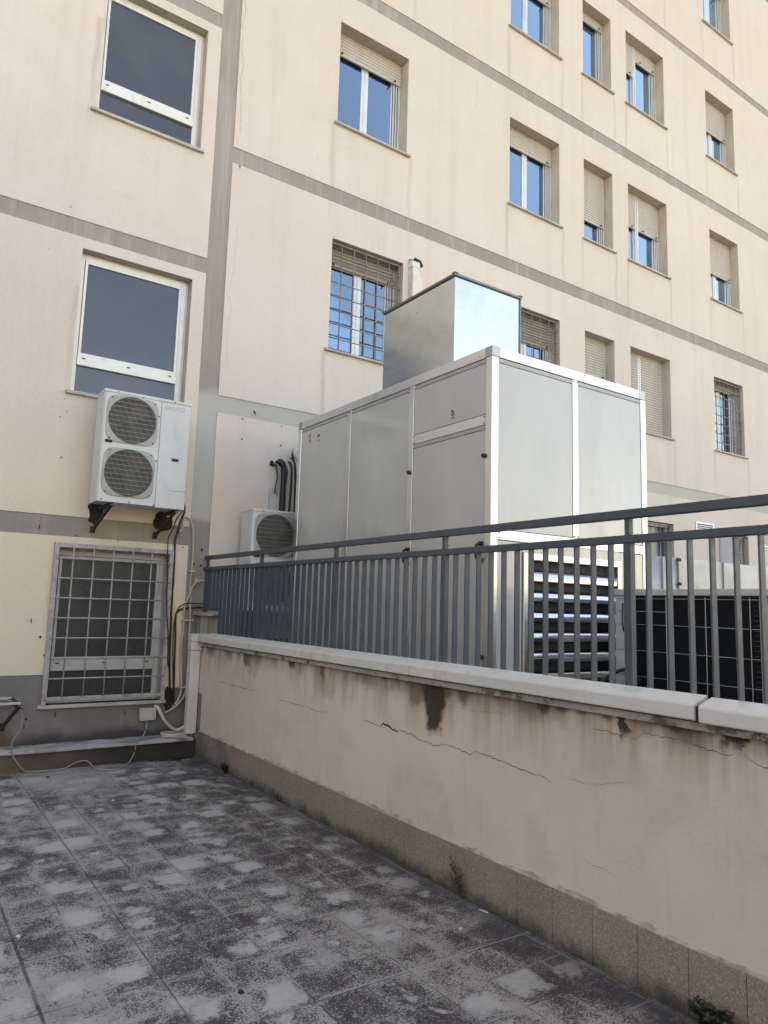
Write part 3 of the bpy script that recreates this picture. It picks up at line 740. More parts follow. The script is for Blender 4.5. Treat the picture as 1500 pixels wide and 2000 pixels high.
b = MB(); rr = random.Random(8); yy = 7.25
while yy > -5:
    L = rr.uniform(.05, .4); b.box(2.7325+rr.uniform(0, .002), 2.80, yy-L, yy, 1.1287, 1.1287+rr.uniform(.004, .0072)); yy -= L+rr.uniform(.0, .012)
b.build('dirt_shade_seam', M['debris'], par)  # dark dirt line that also paints contact shade under the trunking
# pier stub where the railing meets the building
pr = thing('pier', 'short plastered pier with a stone cap between the railing and the building', 'pier', (2.8, 7.3, 1.13))
b = MB(); b.box(2.762, 2.85, 7.10, 7.497, 1.129, 1.402); b.build('shaft', M['parapet'], pr, bevel=.004)
b = MB(); b.box(2.715, 2.87, 7.05, 7.497, 1.4025, 1.432); b.build('cap', M['marble'], pr, bevel=.005)

# ---------------------------------------------------------------- white cable trunking on the parapet
tk = thing('cable_trunking', 'white plastic cable trunking running along the parapet top and down the corner', 'cable trunking', (2.76, 3, 1.13))
prof0 = [(2.705, 1.136), (2.700, 1.141), (2.6995, 1.192), (2.702, 1.199), (2.709, 1.204), (2.795, 1.232), (2.7975, 1.230), (2.798, 1.136)]
segs = [(7.30, 5.52, 0, 0), (5.515, 3.62, 0, 0), (3.615, 1.715, .000, 0), (1.69, -.25, .010, -.004), (-.26, -2.3, 0, 0), (-2.31, -5.5, 0, 0)]
for (y1, y0, dx, dz) in segs:
    b = MB(); b.prism([(u-dx, v+dz) for u, v in prof0], 'y', y0, y1, 0, False)
    b.build('cover', M['pvc'], tk, bevel=.009, seg=4)
b = MB(); b.box(2.712, 2.79, 1.60, 1.75, 1.140, 1.192); b.build('base_tray', M['darkgap'], tk)
b = MB(); b.box(2.655, 2.757, 7.285, 7.375, .215, 1.045); b.build('down_cover', M['pvc'], tk, bevel=.006, seg=3)
b = MB(); b.box(2.650, 2.762, 7.278, 7.382, 1.046, 1.135); b.box(2.650, 2.80, 7.278, 7.382, 1.136, 1.215); b.build('elbow', M['pvc'], tk, bevel=.008, seg=3)

# ---------------------------------------------------------------- railing
rl = thing('railing', 'slate grey steel balustrade with vertical flat bars standing along the parapet top', 'railing', (2.82, 3, 1.13))
b = MB(); b.box(2.795, 2.845, -1.0, 7.44, 1.99, 2.03); b.build('handrail', M['slate'], rl, bevel=.002)
b = MB(); b.box(2.797, 2.843, -1.0, 7.47, 1.875, 1.911); b.build('mid_rail', M['slate'], rl, bevel=.002)
b = MB(); b.box(2.80, 2.84, 7.03, 7.47, 1.455, 1.49); b.build('bottom_rail', M['slate'], rl, bevel=.002)
YP = [7.40-1.327*i for i in range(6)]; 
YP = [7.40, 6.06, 4.74, 3.433, 2.098, .77, -.56]
for i, yp in enumerate(YP):
    zb = 1.44 if i == 0 else 1.129
    b = MB(); b.box(2.802, 2.838, yp-.02, yp+.02, zb, 1.874); b.build('post', M['slate'], rl, bevel=.0015, seg=1)
    b = MB(); b.box(2.806, 2.834, yp-.013, yp+.013, 1.9115, 1.9895); b.build('post', M['slate'], rl)
k = 0
yy = 7.39
yb = []
for (ya, yz) in zip(YP, YP[1:]):
    n = int(round((ya-yz)/.1007)); st = (ya-yz)/n
    for i in range(1, n): yb.append(ya-i*st)
for yb_ in yb:
    zb = 1.491 if yb_ > 7.05 else 1.129
    b = MB(); b.box(2.803, 2.838, yb_-.0045, yb_+.0045, zb, 1.8745)
    jx, jy = random.uniform(-.0015, .0015), random.uniform(-.0025, .0025)
    b.v = [(p[0]+jx, p[1]+jy, p[2]) if p[2] < 1.6 else p for p in b.v]; b.build('bar', M['slate'], rl)

# ---------------------------------------------------------------- air handling unit
X0, X1, Y0, Y1, ZT, ZB = 3.5, 5.31, 3.76, 6.77, 3.478, .62
ah = thing('air_handling_unit', 'large grey panelled air handling unit with aluminium frame and slatted intake', 'air handling unit', (4.4, 5.2, .45))
pw = .068
for x in (X0, X1-pw):
    for y in (Y0, Y1-pw):
        b = MB(); b.box(x, x+pw, y, y+pw, ZB, ZT-pw-.012); b.build('corner_post', M['alu'], ah, bevel=.004)
g = .082
for q in ((X0+.001, X0+pw, Y0+g, Y1-g), (X1-pw, X1-.001, Y0+g, Y1-g), (X0+g, X1-g, Y0+.001, Y0+pw), (X0+g, X1-g, Y1-pw, Y1-.001)):
    b = MB(); b.box(*q, ZT-.078, ZT-.002); b.build('top_beam', M['alu'], ah, bevel=.003)
for x in (X0-.001, X1-g+.001):
    for y in (Y0-.001, Y1-g+.001):
        b = MB(); b.box(x, x+g, y, y+g, ZT-.08, ZT+.001); b.build('corner_cap', M['aludark'], ah, bevel=.006)
b = MB(); b.box(X0+.04, X1-.04, Y0+.04, Y1-.04, ZT-.03, ZT-.012); b.build('top_panel', M['panel'], ah)
b = MB(); b.box(X0+.03, X1-.03, Y0+.06, Y1-.03, ZB-.1, ZT-.04); b.build('inner_casing', M['darkgap'], ah)
for (ya, yb_) in ((4.712, 4.778), (5.706, 5.772)):     # left side mullions, crossbars, front mullion
    b = MB(); b.box(X0+.002, X0+.05, ya, yb_, ZB, ZT-.081); b.build('side_mullion', M['alu'], ah, bevel=.002)
b = MB(); b.box(X0+.003, X0+.05, 3.832, 4.708, 2.893, 2.968); b.build('side_crossbar', M['alu'], ah, bevel=.002)
b = MB(); b.box(4.372, 4.436, Y0+.002, Y0+.05, 2.125, ZT-.081); b.build('front_mullion', M['alu'], ah, bevel=.002)
b = MB(); b.box(X0+pw+.002, X1-pw-.002, Y0+.002, Y0+.05, 2.05, 2.122); b.build('front_crossbar', M['alu'], ah, bevel=.002)
zt2 = ZT-.083
def panel_x(ya, yb_, za, zb, strip=True):    # on the left side
    b = MB(); b.box(X0+.006, X0+.03, ya+.003, yb_-.003, za+.003, zb-.003 if not strip else zb-.036); b.build('side_panel', M['panel'], ah, bevel=.0015, seg=1)
    if strip:
        b = MB(); b.box(X0+.004, X0+.03, ya+.003, yb_-.003, zb-.0325, zb-.002); b.build('panel_clamp', M['clamp'], ah)
for (ya, yb_, za, zb, st) in ((3.829, 4.711, 2.97, zt2, 1), (3.829, 4.711, ZB, 2.891, 1), (4.779, 5.705, ZB, zt2, 1), (5.773, 6.70, ZB, zt2, 1)): panel_x(ya, yb_, za, zb, st)
def panel_y(xa, xb, za, zb, strip=True):
    b = MB(); b.box(xa+.003, xb-.003, Y0+.006, Y0+.03, za+.003, zb-.036 if strip else zb-.003); b.build('front_panel', M['panel'], ah, bevel=.0015, seg=1)
    if strip:
        b = MB(); b.box(xa+.003, xb-.003, Y0+.004, Y0+.03, zb-.0325, zb-.002); b.build('panel_clamp', M['clamp'], ah)
panel_y(3.569, 4.371, 2.124, zt2); panel_y(4.437, 5.241, 2.124, zt2)
panel_y(3.569, 3.82, ZB, 2.048, False); panel_y(4.945, 5.241, ZB, 2.048, False)
b = MB(); b.box(3.823, 4.942, Y0+.005, Y0+.03, 1.975, 2.047); b.build('front_panel', M['panel'], ah)
b = MB(); frame_rect(b, 3.823, 4.942, .70, 1.973, .05, Y0-.012, Y0+.04); b.build('louvre_frame', M['alu'], ah, bevel=.003)
lo = MB(); lo.box(3.873, 4.892, Y0+.10, Y0+.12, .75, 1.923); lo.build('intake_back', M['darkgap'], ah)
z = 1.77
while z > .8:      # blades: lip in front, curving up and back
    b = MB(); top = [(Y0+.000, z+.030)]; cy, cz = Y0, z+.030
    for i in range(1, 17):
        an = R(74-62*((i-.5)/16)); cy += .0056*math.cos(an); cz += .0056*math.sin(an); top.append((cy, cz))
    bot = [(u+.002, v-.003) for u, v in top[1:]][::-1]
    prof = [(Y0-.003, z+.001), (Y0-.003, z+.029)] + top + bot + [(Y0+.003, z+.026), (Y0+.003, z)]
    b.prism(prof, 'x', 3.875, 4.890, 0, True); o = b.build('louvre_blade', M['louvre'], ah)
    for p in o.data.polygons: p.use_smooth = abs(p.normal.x) < .5 and len(p.vertices) == 4
    es = o.modifiers.new('es', 'EDGE_SPLIT'); es.split_angle = R(35)
    z -= .1480
b = MB()           # hinges, handles
for (yy, zz) in ((4.745, 2.66), (3.835, 2.66)):
    b2 = MB(); 
    n = 12; 
    b2.tube([(X0+.004, yy, zz), (X0-.012, yy, zz), (X0-.022, yy, zz)], .02, 14, radii=[.012, .019, .012]); b2.build('knob', M['black'], ah)
for (yy, zz) in ((4.74, 1.96), (3.86, 1.96)):
    b2 = MB(); b2.box(X0-.012, X0+.001, yy-.022, yy+.022, zz-.075, zz-.045); b2.box(X0-.012, X0+.001, yy-.022, yy+.022, zz+.045, zz+.075)
    b2.tube(smooth_path([(X0-.01, yy, zz-.06), (X0-.045, yy, zz-.045), (X0-.048, yy, zz), (X0-.045, yy, zz+.045), (X0-.01, yy, zz+.06)]), .009, 8)
    b2.build('handle', M['black'], ah)
for (yy, zz) in ((4.74, 1.30), (3.84, 1.22)):
    b2 = MB(); b2.tube([(X0+.004, yy, zz), (X0-.012, yy, zz), (X0-.022, yy, zz)], .02, 14, radii=[.012, .019, .012]); b2.build('knob', M['black'], ah)
b = MB()
def screw(b, p, ax):
    d = Vector((-1, 0, 0)) if ax == 'x' else Vector((0, -1, 0)); p = Vector(p); b.tube([p, p+d*.003], .005, 8)
for p in ((X0+.001, 3.775+.03, 3.375), (X0+.001, 3.90, 3.43), (X0+.001, 6.60, 3.43)): screw(b, p, 'x')
for p in ((3.535, Y0+.001, 3.375), (3.62, Y0+.001, 3.44), (5.18, Y0+.001, 3.44), (5.275, Y0+.001, 3.375)): screw(b, p, 'y')
b.build('screw', M['aludark'], ah)
b = MB()
for p in ((X0+.001, 4.70, 2.955), (X0+.001, 4.70, 2.905), (X0+.001, 3.845, 2.955), (X0+.001, 3.845, 2.905), (X0, 4.725, 3.375), (X0, 4.768, 3.382), (X0, 5.722, 3.382), (X0, 5.74, 3.384), (X0, 5.758, 3.385)): screw(b, p, 'x')
for p in ((4.385, Y0, 3.385), (4.425, Y0, 3.385), (3.585, Y0+.001, 2.10), (3.585, Y0+.001, 2.065), (4.385, Y0, 2.135), (4.425, Y0, 2.135), (5.222, Y0+.001, 2.10), (5.222, Y0+.001, 2.07)): screw(b, p, 'y')
b.build('dark_screw', M['black'], ah)
def text_mesh(name, s, size, mat, parent, M4, thick=.001):
    cu = bpy.data.curves.new(name, 'FONT'); cu.body = s; cu.size = size; cu.extrude = thick; cu.align_x = 'CENTER'; cu.align_y = 'CENTER'; cu.offset = size*.01
    to = bpy.data.objects.new('tmp', cu); COL.objects.link(to)
    dg = bpy.context.evaluated_depsgraph_get(); me = bpy.data.meshes.new_from_object(to.evaluated_get(dg)); me.name = name
    off = LOC.get(parent.name, Vector())
    me.transform(Matrix.Translation(-off) @ M4)
    bpy.data.objects.remove(to)
    me.materials.clear(); me.materials.append(mat)
    o = bpy.data.objects.new(name, me); COL.objects.link(o); o.parent = parent; return o
def face_x(yy, zz, rot=0, x=X0+.0045):   # writing on a face looking to -X : text right = -Y
    B4 = Matrix(((0, 0, -1, x), (-1, 0, 0, yy), (0, 1, 0, zz), (0, 0, 0, 1)))
    return B4 @ Matrix.Rotation(rot, 4, 'Z')
def face_y(xx, zz, rot=0, y=Y0):
    B4 = Matrix(((1, 0, 0, xx), (0, 0, -1, y), (0, 1, 0, zz), (0, 0, 0, 1)))
    return B4 @ Matrix.Rotation(rot, 4, 'Z')
text_mesh('handwriting', '15F', .055, M['ink'], ah, face_x(4.205, 3.045, R(90)))
text_mesh('handwriting', '1 B', .06, M['ink'], ah, face_x(6.33, 3.24, R(90)))
text_mesh('handwriting', '\u2039\u203a15\u203a', .05, M['ink'], ah, face_x(6.52, 3.275, R(90)))

# galvanised hood on top
hd = thing('duct_hood', 'boxy galvanised sheet duct standing on top of the grey air handling unit', 'duct', (3.96, 4.8, ZT))
hx0, hx1, hy0, hy1, hz0, hz1 = 3.60, 4.335, 4.32, 5.335, ZT+.002, 4.258
b = MB(); b.box(hx0, hx1, hy0, hy0+.003, hz0, hz1); b.box(hx0, hx1, hy1-.003, hy1, hz0, hz1)
b.box(hx0, hx0+.003, hy0+.003, hy1-.003, hz0, hz1); b.box(hx1-.003, hx1, hy0+.003, hy1-.003, hz0, hz1); b.box(hx0+.003, hx1-.003, hy0+.003, hy1-.003, hz1-.006, hz1-.002)
b.build('sheet_body', M['galv'], hd)
b = MB()
b.box(hx0-.016, hx0-.0005, hy0-.016, hy1+.016, hz1-.004, hz1+.016); b.box(hx1+.0005, hx1+.016, hy0-.016, hy1+.016, hz1-.004, hz1+.016)
b.box(hx0-.0004, hx1+.0004, hy0-.016, hy0-.0005, hz1-.004, hz1+.015); b.box(hx0-.0004, hx1+.0004, hy1+.0005, hy1+.016, hz1-.004, hz1+.015)
for xx, yy in ((hx0, hy0), (hx1, hy0), (hx0, hy1)): b.box(xx-.022, xx+.022, yy-.022, yy+.022, hz1+.0165, hz1+.021)
b.build('flange', M['galvd'], hd, bevel=.001, seg=1)
b = MB(); rr = random.Random(9)
for i in range(11):
    yy = rr.uniform(4.4, 5.25); zz = rr.uniform(3.6, 4.15); b.tube([(hx0+.001, yy, zz), (hx0-.002, yy, zz)], .0045, 6)
b.build('screw', M['aludark'], hd)
b = MB(); b.box(hx1-.002, hx1+.012, hy0-.010, hy0-.001, hz0, hz1-.005); b.build('corner_trim', M['galvd'], hd)

# ---------------------------------------------------------------- condenser behind the railing, right
cd = thing('condensing_unit', 'pale cased condensing unit with black coil behind a wire guard, right of the slatted intake', 'condensing unit', (5.1, 3, .45))
cx, ya, yz, zt = 4.6, 2.405, 3.555, 1.735
b = MB(); b.box(cx+.05, 5.6, ya+.02, yz-.02, .5, zt-.06); b.build('casing', M['chil'], cd)
b = MB(); b.box(cx-.012, 5.62, ya-.9, yz+.012, zt-.048, zt); b.build('top_cover', M['chil'], cd, bevel=.006)
b = MB(); b.box(cx, cx+.05, yz-.115, yz, .5, zt-.05); b.build('post', M['chil'], cd, bevel=.004)
b = MB(); b.box(cx, cx+.05, ya-.005, ya+.045, .5, zt-.05); b.build('post', M['chil'], cd, bevel=.004)
b = MB(); b.box(cx+.03, 5.6, ya-.88, ya-.01, .5, zt-.06); b.build('side_casing', painted('blue_grey_sheet', (.16, .19, .22), .4, .3), cd, bevel=.004)
b = MB(); b.box(cx+.020, cx+.048, ya+.046, yz-.116, .5, zt-.052)
yy = ya+.05
while yy < yz-.12: b.box(cx+.014, cx+.0199, yy, yy+.002, .52, zt-.06); yy += .0075
b.build('coil', M['coil'], cd)
b = MB()
for zz in (1.663, 1.475, 1.285, 1.10, .92): b.tube([(cx+.0, ya+.03, zz), (cx+.0, yz-.03, zz)], .0025, 6)
b.tube([(cx, 3.11, 1.57), (cx, yz-.03, 1.57)], .0025, 6)
for yy in (3.114, 2.814, 2.507): b.tube([(cx-.006, yy, .55), (cx-.006, yy, zt-.058)], .0035, 6)
b.build('wire_guard', M['acwire'], cd)
b = MB(); b.box(cx+.0125, cx+.0195, ya+.047, ya+.05, .58, 1.69)
for i in range(34):
    z = .6+i*.032; b.box(cx+.002, cx+.013, ya+.046, ya+.085, z, z+.0018)
b.build('side_louvre', M['galvd'], cd)
b = MB()
for zz in (1.60, 1.52, 1.44, 1.1): b.tube([(cx-.001, yz-.09, zz), (cx-.006, yz-.09, zz)], .008, 8)
b.tube([(cx-.008, yz-.075, 1.63), (cx-.01, yz-.07, 1.5), (cx-.006, yz-.078, 1.42)], .005, 6)
b.build('bolt', M['rust'], cd)

# sheet-metal ductwork running behind it
dk = thing('sheet_duct', 'long pale sheet metal duct with diamond creased panels behind the condensing unit', 'duct', (10, 5.8, .45))
b = MB(); yF = 5.5; z0, z1 = 1.45, 2.285
xsd = [8.38, 9.42, 10.42, 11.44, 12.46, 13.5]
for xa, xb in zip(xsd, xsd[1:]):
    c = ((xa+xb)/2, yF-.028, (z0+z1)/2); q = [(xa, yF, z0), (xb, yF, z0), (xb, yF, z1), (xa, yF, z1)]
    for i in range(4): b.face([q[i], q[(i+1) % 4], c])
    b.box(xa-.006, xa+.006, yF-.022, yF-.0005, z0, z1+.004)
b.box(xsd[0], xsd[-1], yF+.001, 6.3, z0, z1)
b.build('creased_panel', M['ductw'], dk)
b = MB(); prof = [(7.72+.66*i/12, yF+.16*(1-math.sin(math.pi/2*i/12))**1.6) for i in range(13)] + [(8.38, 6.28), (7.72, 6.28)]
b.prism(prof, 'z', z0, z1, 0, True); b.box(8.06, 8.068, yF-.006, yF+.05, z0, z1)
b.build('end_section', M['ductw'], dk)
b = MB()
for zz in (2.26, 1.95): b.box(8.35, 8.41, yF-.035, yF-.023, zz-.02, zz+.02)
b.build('clamp', M['rust'], dk)

# hoses lying at the foot of the intake
b = MB()
b.tube(smooth_path([(4.18, 3.40, .95), (4.25, 3.42, 1.05), (4.45, 3.45, 1.12), (4.68, 3.5, 1.13), (4.9, 3.55, 1.02), (5.0, 3.6, .8)]), .014, 8)
tag(b.build('hose', M['black']), 'thin black hose arching over the lower blades of the slatted intake', 'hose', 'black hoses in front of the intake')
b = MB()
b.tube(smooth_path([(4.22, 3.3, .9), (4.4, 3.32, 1.0), (4.6, 3.35, 1.07), (4.75, 3.4, .98), (4.85, 3.45, .8)]), .022, 8)
tag(b.build('hose', M['black']), 'thicker black hose curving just above the trunking in front of the intake', 'hose', 'black hoses in front of the intake')

# ---------------------------------------------------------------- air conditioners
def plate_hole(b, x0, x1, z0, z1, cx, cz, r, y, mi=0, back=.03):
    ang = sorted([2*math.pi*i/48 for i in range(48)] + [math.atan2(zz-cz, xx-cx) % (2*math.pi) for xx in (x0, x1) for zz in (z0, z1)])
    ins, outs = [], []
    for t in ang:
        c, s = math.cos(t), math.sin(t); ins.append((cx+r*c, cz+r*s))
        k = min([v for v in (((x1-cx)/c) if c > 1e-9 else 9, ((x0-cx)/c) if c < -1e-9 else 9, ((z1-cz)/s) if s > 1e-9 else 9, ((z0-cz)/s) if s < -1e-9 else 9)])
        outs.append((cx+k*c, cz+k*s))
    n = len(ang)
    for i in range(n):
        j = (i+1) % n
        b.face([(ins[i][0], y, ins[i][1]), (ins[j][0], y, ins[j][1]), (outs[j][0], y, outs[j][1]), (outs[i][0], y, outs[i][1])], mi)
        b.face([(ins[i][0], y, ins[i][1]), (ins[i][0], y+back, ins[i][1]), (ins[j][0], y+back, ins[j][1]), (ins[j][0], y, ins[j][1])], mi, True)
def aircon(x0, zb, yf, label, logo):
    W, Hh, D = .845, 1.09, .29; x1 = x0+W; zt = zb+Hh; xs_ = x0+.545
    t = thing('air_conditioner', label, 'air conditioner', (x0+W/2, yf+D/2, zb), 'twin fan air conditioners on the facade')
    fx = x0+.275; r = .232; fz = (zb+.815, zb+.295)
    b = MB(); zmid = zb+.555
    plate_hole(b, x0+.03, xs_, zmid, zt-.03, fx, fz[0], r, yf); plate_hole(b, x0+.03, xs_, zb, zmid, fx, fz[1], r, yf)
    c = [(x0+.03-.03*math.sin(math.pi/2*i/5), yf+.03-.03*math.cos(math.pi/2*i/5)) for i in range(6)]
    for p, q in zip(c, c[1:]): b.face([(p[0], p[1], zb), (q[0], q[1], zb), (q[0], q[1], zt-.03), (p[0], p[1], zt-.03)], 0, True)
    b.face([(x0, yf+.03, zb), (x0, yf+D, zb), (x0, yf+D, zt-.03), (x0, yf+.03, zt-.03)])
    b.face([(x0+.03, yf, zb), (xs_, yf, zb), (xs_, yf+D, zb), (x0, yf+D, zb), (x0, yf+.03, zb)])
    b.face([(x0, yf+D, zb), (x1, yf+D, zb), (x1, yf+D, zt-.03), (x0, yf+D, zt-.03)])
    b.build('casing', M['accase'], t)
    b = MB(); b.box(xs_+.003, x1, yf-.004, yf+D-.01, zb-.012, zt-.031); b.build('service_panel', M['accase'], t, bevel=.008, seg=3)
    b = MB(); b.box(x1-.17, x1+.002, yf-.0065, yf-.0045, zb+.17, zb+.1725); b.build('panel_seam', M['acdark'], t)
    b = MB(); b.box(x0-.004, x1+.006, yf-.006, yf+D+.004, zt-.0295, zt); b.build('top_cover', M['accase'], t, bevel=.006, seg=3)
    b = MB(); b.box(x0+.006, xs_-.002, yf+.10, yf+D-.02, zb+.01, zt-.04); b.build('fan_well', M['acdark'], t)
    for cz in fz:
        g = MB(); n = 72; h = .243; ins = []; outs = []
        for i in range(n):
            a = 2*math.pi*i/n; c_, s_ = math.cos(a), math.sin(a); e = 5.0
            k = h/((abs(c_)**e+abs(s_)**e)**(1/e)); k = min(k, h*1.27)
            ins.append((fx+.2305*c_, cz+.2305*s_)); outs.append((fx+k*c_, cz+k*s_*.96 if abs(s_) > 0 else cz))
        for i in range(n):
            j = (i+1) % n
            g.face([(ins[i][0], yf-.012, ins[i][1]), (ins[j][0], yf-.012, ins[j][1]), (outs[j][0], yf-.010, outs[j][1]), (outs[i][0], yf-.010, outs[i][1])])
            g.face([(outs[i][0], yf-.010, outs[i][1]), (outs[j][0], yf-.010, outs[j][1]), (outs[j][0]+(outs[j][0]-fx)*.02, yf-.0005, outs[j][1]+(outs[j][1]-cz)*.02), (outs[i][0]+(outs[i][0]-fx)*.02, yf-.0005, outs[i][1]+(outs[i][1]-cz)*.02)])
            g.face([(ins[i][0], yf-.012, ins[i][1]), (ins[j][0], yf-.012, ins[j][1]), (ins[j][0], yf+.01, ins[j][1]), (ins[i][0], yf+.01, ins[i][1])])
        go = g.build('fan_guard', M['acguard'], t)
        g = MB()
        for sx in (-1, 1):
            for sz in (-1, 1): g.tube([(fx+sx*.205, yf-.009, cz+sz*.2), (fx+sx*.205, yf-.0145, cz+sz*.2)], .007, 8)
        g.build('mounting_slot', M['acdark'], go)
        g = MB(); n = 41
        for i in range(n):
            d = -r+2*r*(i+.5)/n; hh = math.sqrt(max(0, r*r-d*d)); g.box(fx+d-.0012, fx+d+.0012, yf-.0135, yf-.0100, cz-hh, cz+hh)
        n = 10
        for i in range(n):
            d = -r+2*r*(i+.5)/n; hh = math.sqrt(max(0, r*r-d*d)); g.box(fx-hh, fx+hh, yf-.0165, yf-.0136, cz+d-.0017, cz+d+.0017)
        g.build('guard_wire', M['acwire'], go)
        g = MB()
        for k in range(3):
            a0 = k*2*math.pi/3+.4
            for q in range(6):
                a, a2 = a0+q*.19, a0+(q+1)*.19; y_a = yf+.035+q*.008; y_b = yf+.035+(q+1)*.008
                g.face([(fx+.05*math.cos(a), y_a, cz+.05*math.sin(a)), (fx+.21*math.cos(a), y_a, cz+.21*math.sin(a)), (fx+.21*math.cos(a2), y_b, cz+.21*math.sin(a2)), (fx+.05*math.cos(a2), y_b, cz+.05*math.sin(a2))], 0, True)
        g.tube([(fx, yf+.02, cz), (fx, yf+.09, cz)], .055, 20)
        g.build('fan', painted('fan_blade', (.035, .028, .025), .6), t)
    for (hx, hz) in ((x0+.03, zb+.575), (x0+.68, zb+.475)):
        b = MB(); b.box(hx, hx+.075, yf-.010, yf-.0045, hz+.02, hz+.028); b.box(hx, hx+.005, yf-.010, yf-.0045, hz-.008, hz+.02); b.box(hx+.07, hx+.075, yf-.010, yf-.0045, hz-.008, hz+.02)
        b.box(hx+.006, hx+.069, yf-.0075, yf-.0045, hz-.005, hz+.018, 1); b.build('handle', [M['acguard'], M['acdark']], t)
    b = MB()
    for (sx, sz) in ((.04, .02), (.30, .012), (.535, .01), (.53, .9), (.53, .45), (.36, 1.06), (.12, 1.075), (.68, 1.075)):
        b.tube([(x0+sx, yf-.002, zb+sz), (x0+sx, yf-.009, zb+sz)], .006, 8)
    b.build('screw', M['acdark'], t)
    if logo: text_mesh('faded_lettering', 'SANYO', .062, M['faded'], t, face_y(x0+.685, zt-.085, 0, yf-.005), .0006)
    return t
aircon(1.562, 2.46, 7.06, 'white air conditioner with two stacked fans, on the wall below the left middle window', True)
aircon(3.17, 1.465, 7.10, 'white air conditioner with two stacked fans, half hidden behind the railing', False)
def bracket(x, y0, y1, z, drop, label, group=None, w=.035):
    t = thing('wall_bracket', label, 'bracket', (x, y1, z), group)
    b = MB(); b.box(x-w/2, x+w/2, y0, y1, z-.035, z-.031); b.box(x-w/2, x-w/2+.004, y0, y1, z-.031, z); b.box(x-w/2+.004, x+w/2, y0, y1, z-.004, z); b.build('arm', M['rust'], t, bevel=.001, seg=1)
    b = MB(); ang = math.atan2(drop, y1-y0-.06); 
    p0 = Vector((x-.004, y0+.06, z-.03)); p1 = Vector((x-.055, y1-.004, z-drop)); d = (p1-p0).normalized(); sdx = Vector((1, 0, 0)); n_ = d.cross(sdx).normalized()
    for (a, c, e, f_) in ((-.018, .018, 0, .005), (-.018, -.013, .005, .032)):
        q = [p0+sdx*a+n_*e, p0+sdx*c+n_*e, p0+sdx*c+n_*f_, p0+sdx*a+n_*f_]; r_ = [v+(p1-p0) for v in q]
        for i in range(4): b.face([q[i], q[(i+1) % 4], r_[(i+1) % 4], r_[i]])
        b.face(q); b.face(r_)
    b.box(p1.x-.024, p1.x+.024, y1-.01, y1-.001, p1.z-.03, p1.z+.035)
    b.build('strut', M['rust'], t)
    return t
bracket(1.70, 7.02, 7.497, 2.452, .235, 'rusty bracket under the left end of the high white air conditioner', 'air conditioner brackets')
bracket(2.32, 7.02, 7.497, 2.445, .235, 'rusty bracket under the right end of the high white air conditioner', 'air conditioner brackets')
bracket(1.06, 6.98, 7.497, .62, .26, 'rusty empty bracket beside the barred window, near the left edge', 'air conditioner brackets', .045)
b = MB(); b.box(.4, 1.07, 7.0, 7.03, .622, .64); b.box(.4, 1.05, 7.40, 7.42, .622, .64)
tag(b.build('steel_strip', M['oldwhite'], None), 'two pale worn steel strips lying across the empty rusty bracket', 'strip')
b = MB(); 
for x in (3.27, 3.9): b.box(x-.02, x+.02, 7.12, 7.42, 1.16, 1.464)
b.box(3.10, 3.98, 7.11, 7.14, 1.13, 1.16); b.box(3.10, 3.98, 7.40, 7.43, 1.13, 1.16); b.box(3.2, 3.24, 7.12, 7.42, .46, 1.129); b.box(3.82, 3.86, 7.12, 7.42, .46, 1.129)
tag(b.build('steel_stand', M['black']), 'dark steel stand under the air conditioner that is behind the railing', 'stand')

# ---------------------------------------------------------------- pipes and cables
def run(name, pts, r, mat, label, cat, group=None, rib=0, n=8):
    b = MB(); sp = smooth_path(pts, 5)
    if rib:
        dense = []
        for p, q in zip(sp, sp[1:]):
            L = (q-p).length; k = max(1, int(L/.006))
            for i in range(k): dense.append(p+(q-p)*i/k)
        dense.append(sp[-1]); b.tube(dense, r, n, radii=[r*(1 if (i//2) % 2 else .90) for i in range(len(dense))])
    elif n == 14:
        rj = random.Random(2); b.tube(sp, r, n, radii=[r*rj.uniform(.86, 1.1) for _ in sp])
    else: b.tube(sp, r, n)
    return tag(b.build(name, mat), label, cat, group)
gc = 'cables beside the barred window'
run('cable', [[2.47, 7.30, 2.53], [2.506, 7.40, 2.488], [2.473, 7.47, 2.401], [2.444, 7.47, 2.296], [2.402, 7.47, 2.204], [2.391, 7.45, 2.15], [2.397, 7.44, 1.974], [2.407, 7.44, 1.798], [2.417, 7.44, 1.566], [2.431, 7.44, 1.385], [2.456, 7.44, 1.188], [2.478, 7.47, 0.932], [2.498, 7.47, 0.857], [2.515, 7.47, 0.654], [2.538, 7.47, 0.557]], .006, M['cable'], 'thin black cable from the air conditioner crossing the right side of the barred window', 'cable', gc)
run('cable', [[2.42, 7.25, 2.60], [2.525, 7.44, 2.581], [2.556, 7.48, 2.524], [2.546, 7.48, 2.45], [2.515, 7.48, 2.363], [2.497, 7.48, 2.266], [2.477, 7.48, 2.169], [2.481, 7.48, 1.979], [2.485, 7.48, 1.744], [2.483, 7.48, 1.616], [2.49, 7.48, 1.31], [2.494, 7.48, 1.082], [2.523, 7.48, 0.653], [2.552, 7.48, 0.518]], .0105, M['cable'], 'thick black cable dropping from the air conditioner past the barred window frame', 'cable', gc)
run('cable', [[2.85, 7.44, 1.52], [2.776, 7.45, 1.524], [2.687, 7.45, 1.526], [2.623, 7.45, 1.52], [2.562, 7.45, 1.488], [2.534, 7.45, 1.433], [2.521, 7.45, 1.387], [2.513, 7.45, 1.273], [2.517, 7.45, 1.084], [2.533, 7.45, 0.858], [2.55, 7.45, 0.633]], .006, M['cable'], 'upper thin cable bending out of the railing end and down the wall', 'cable', gc)
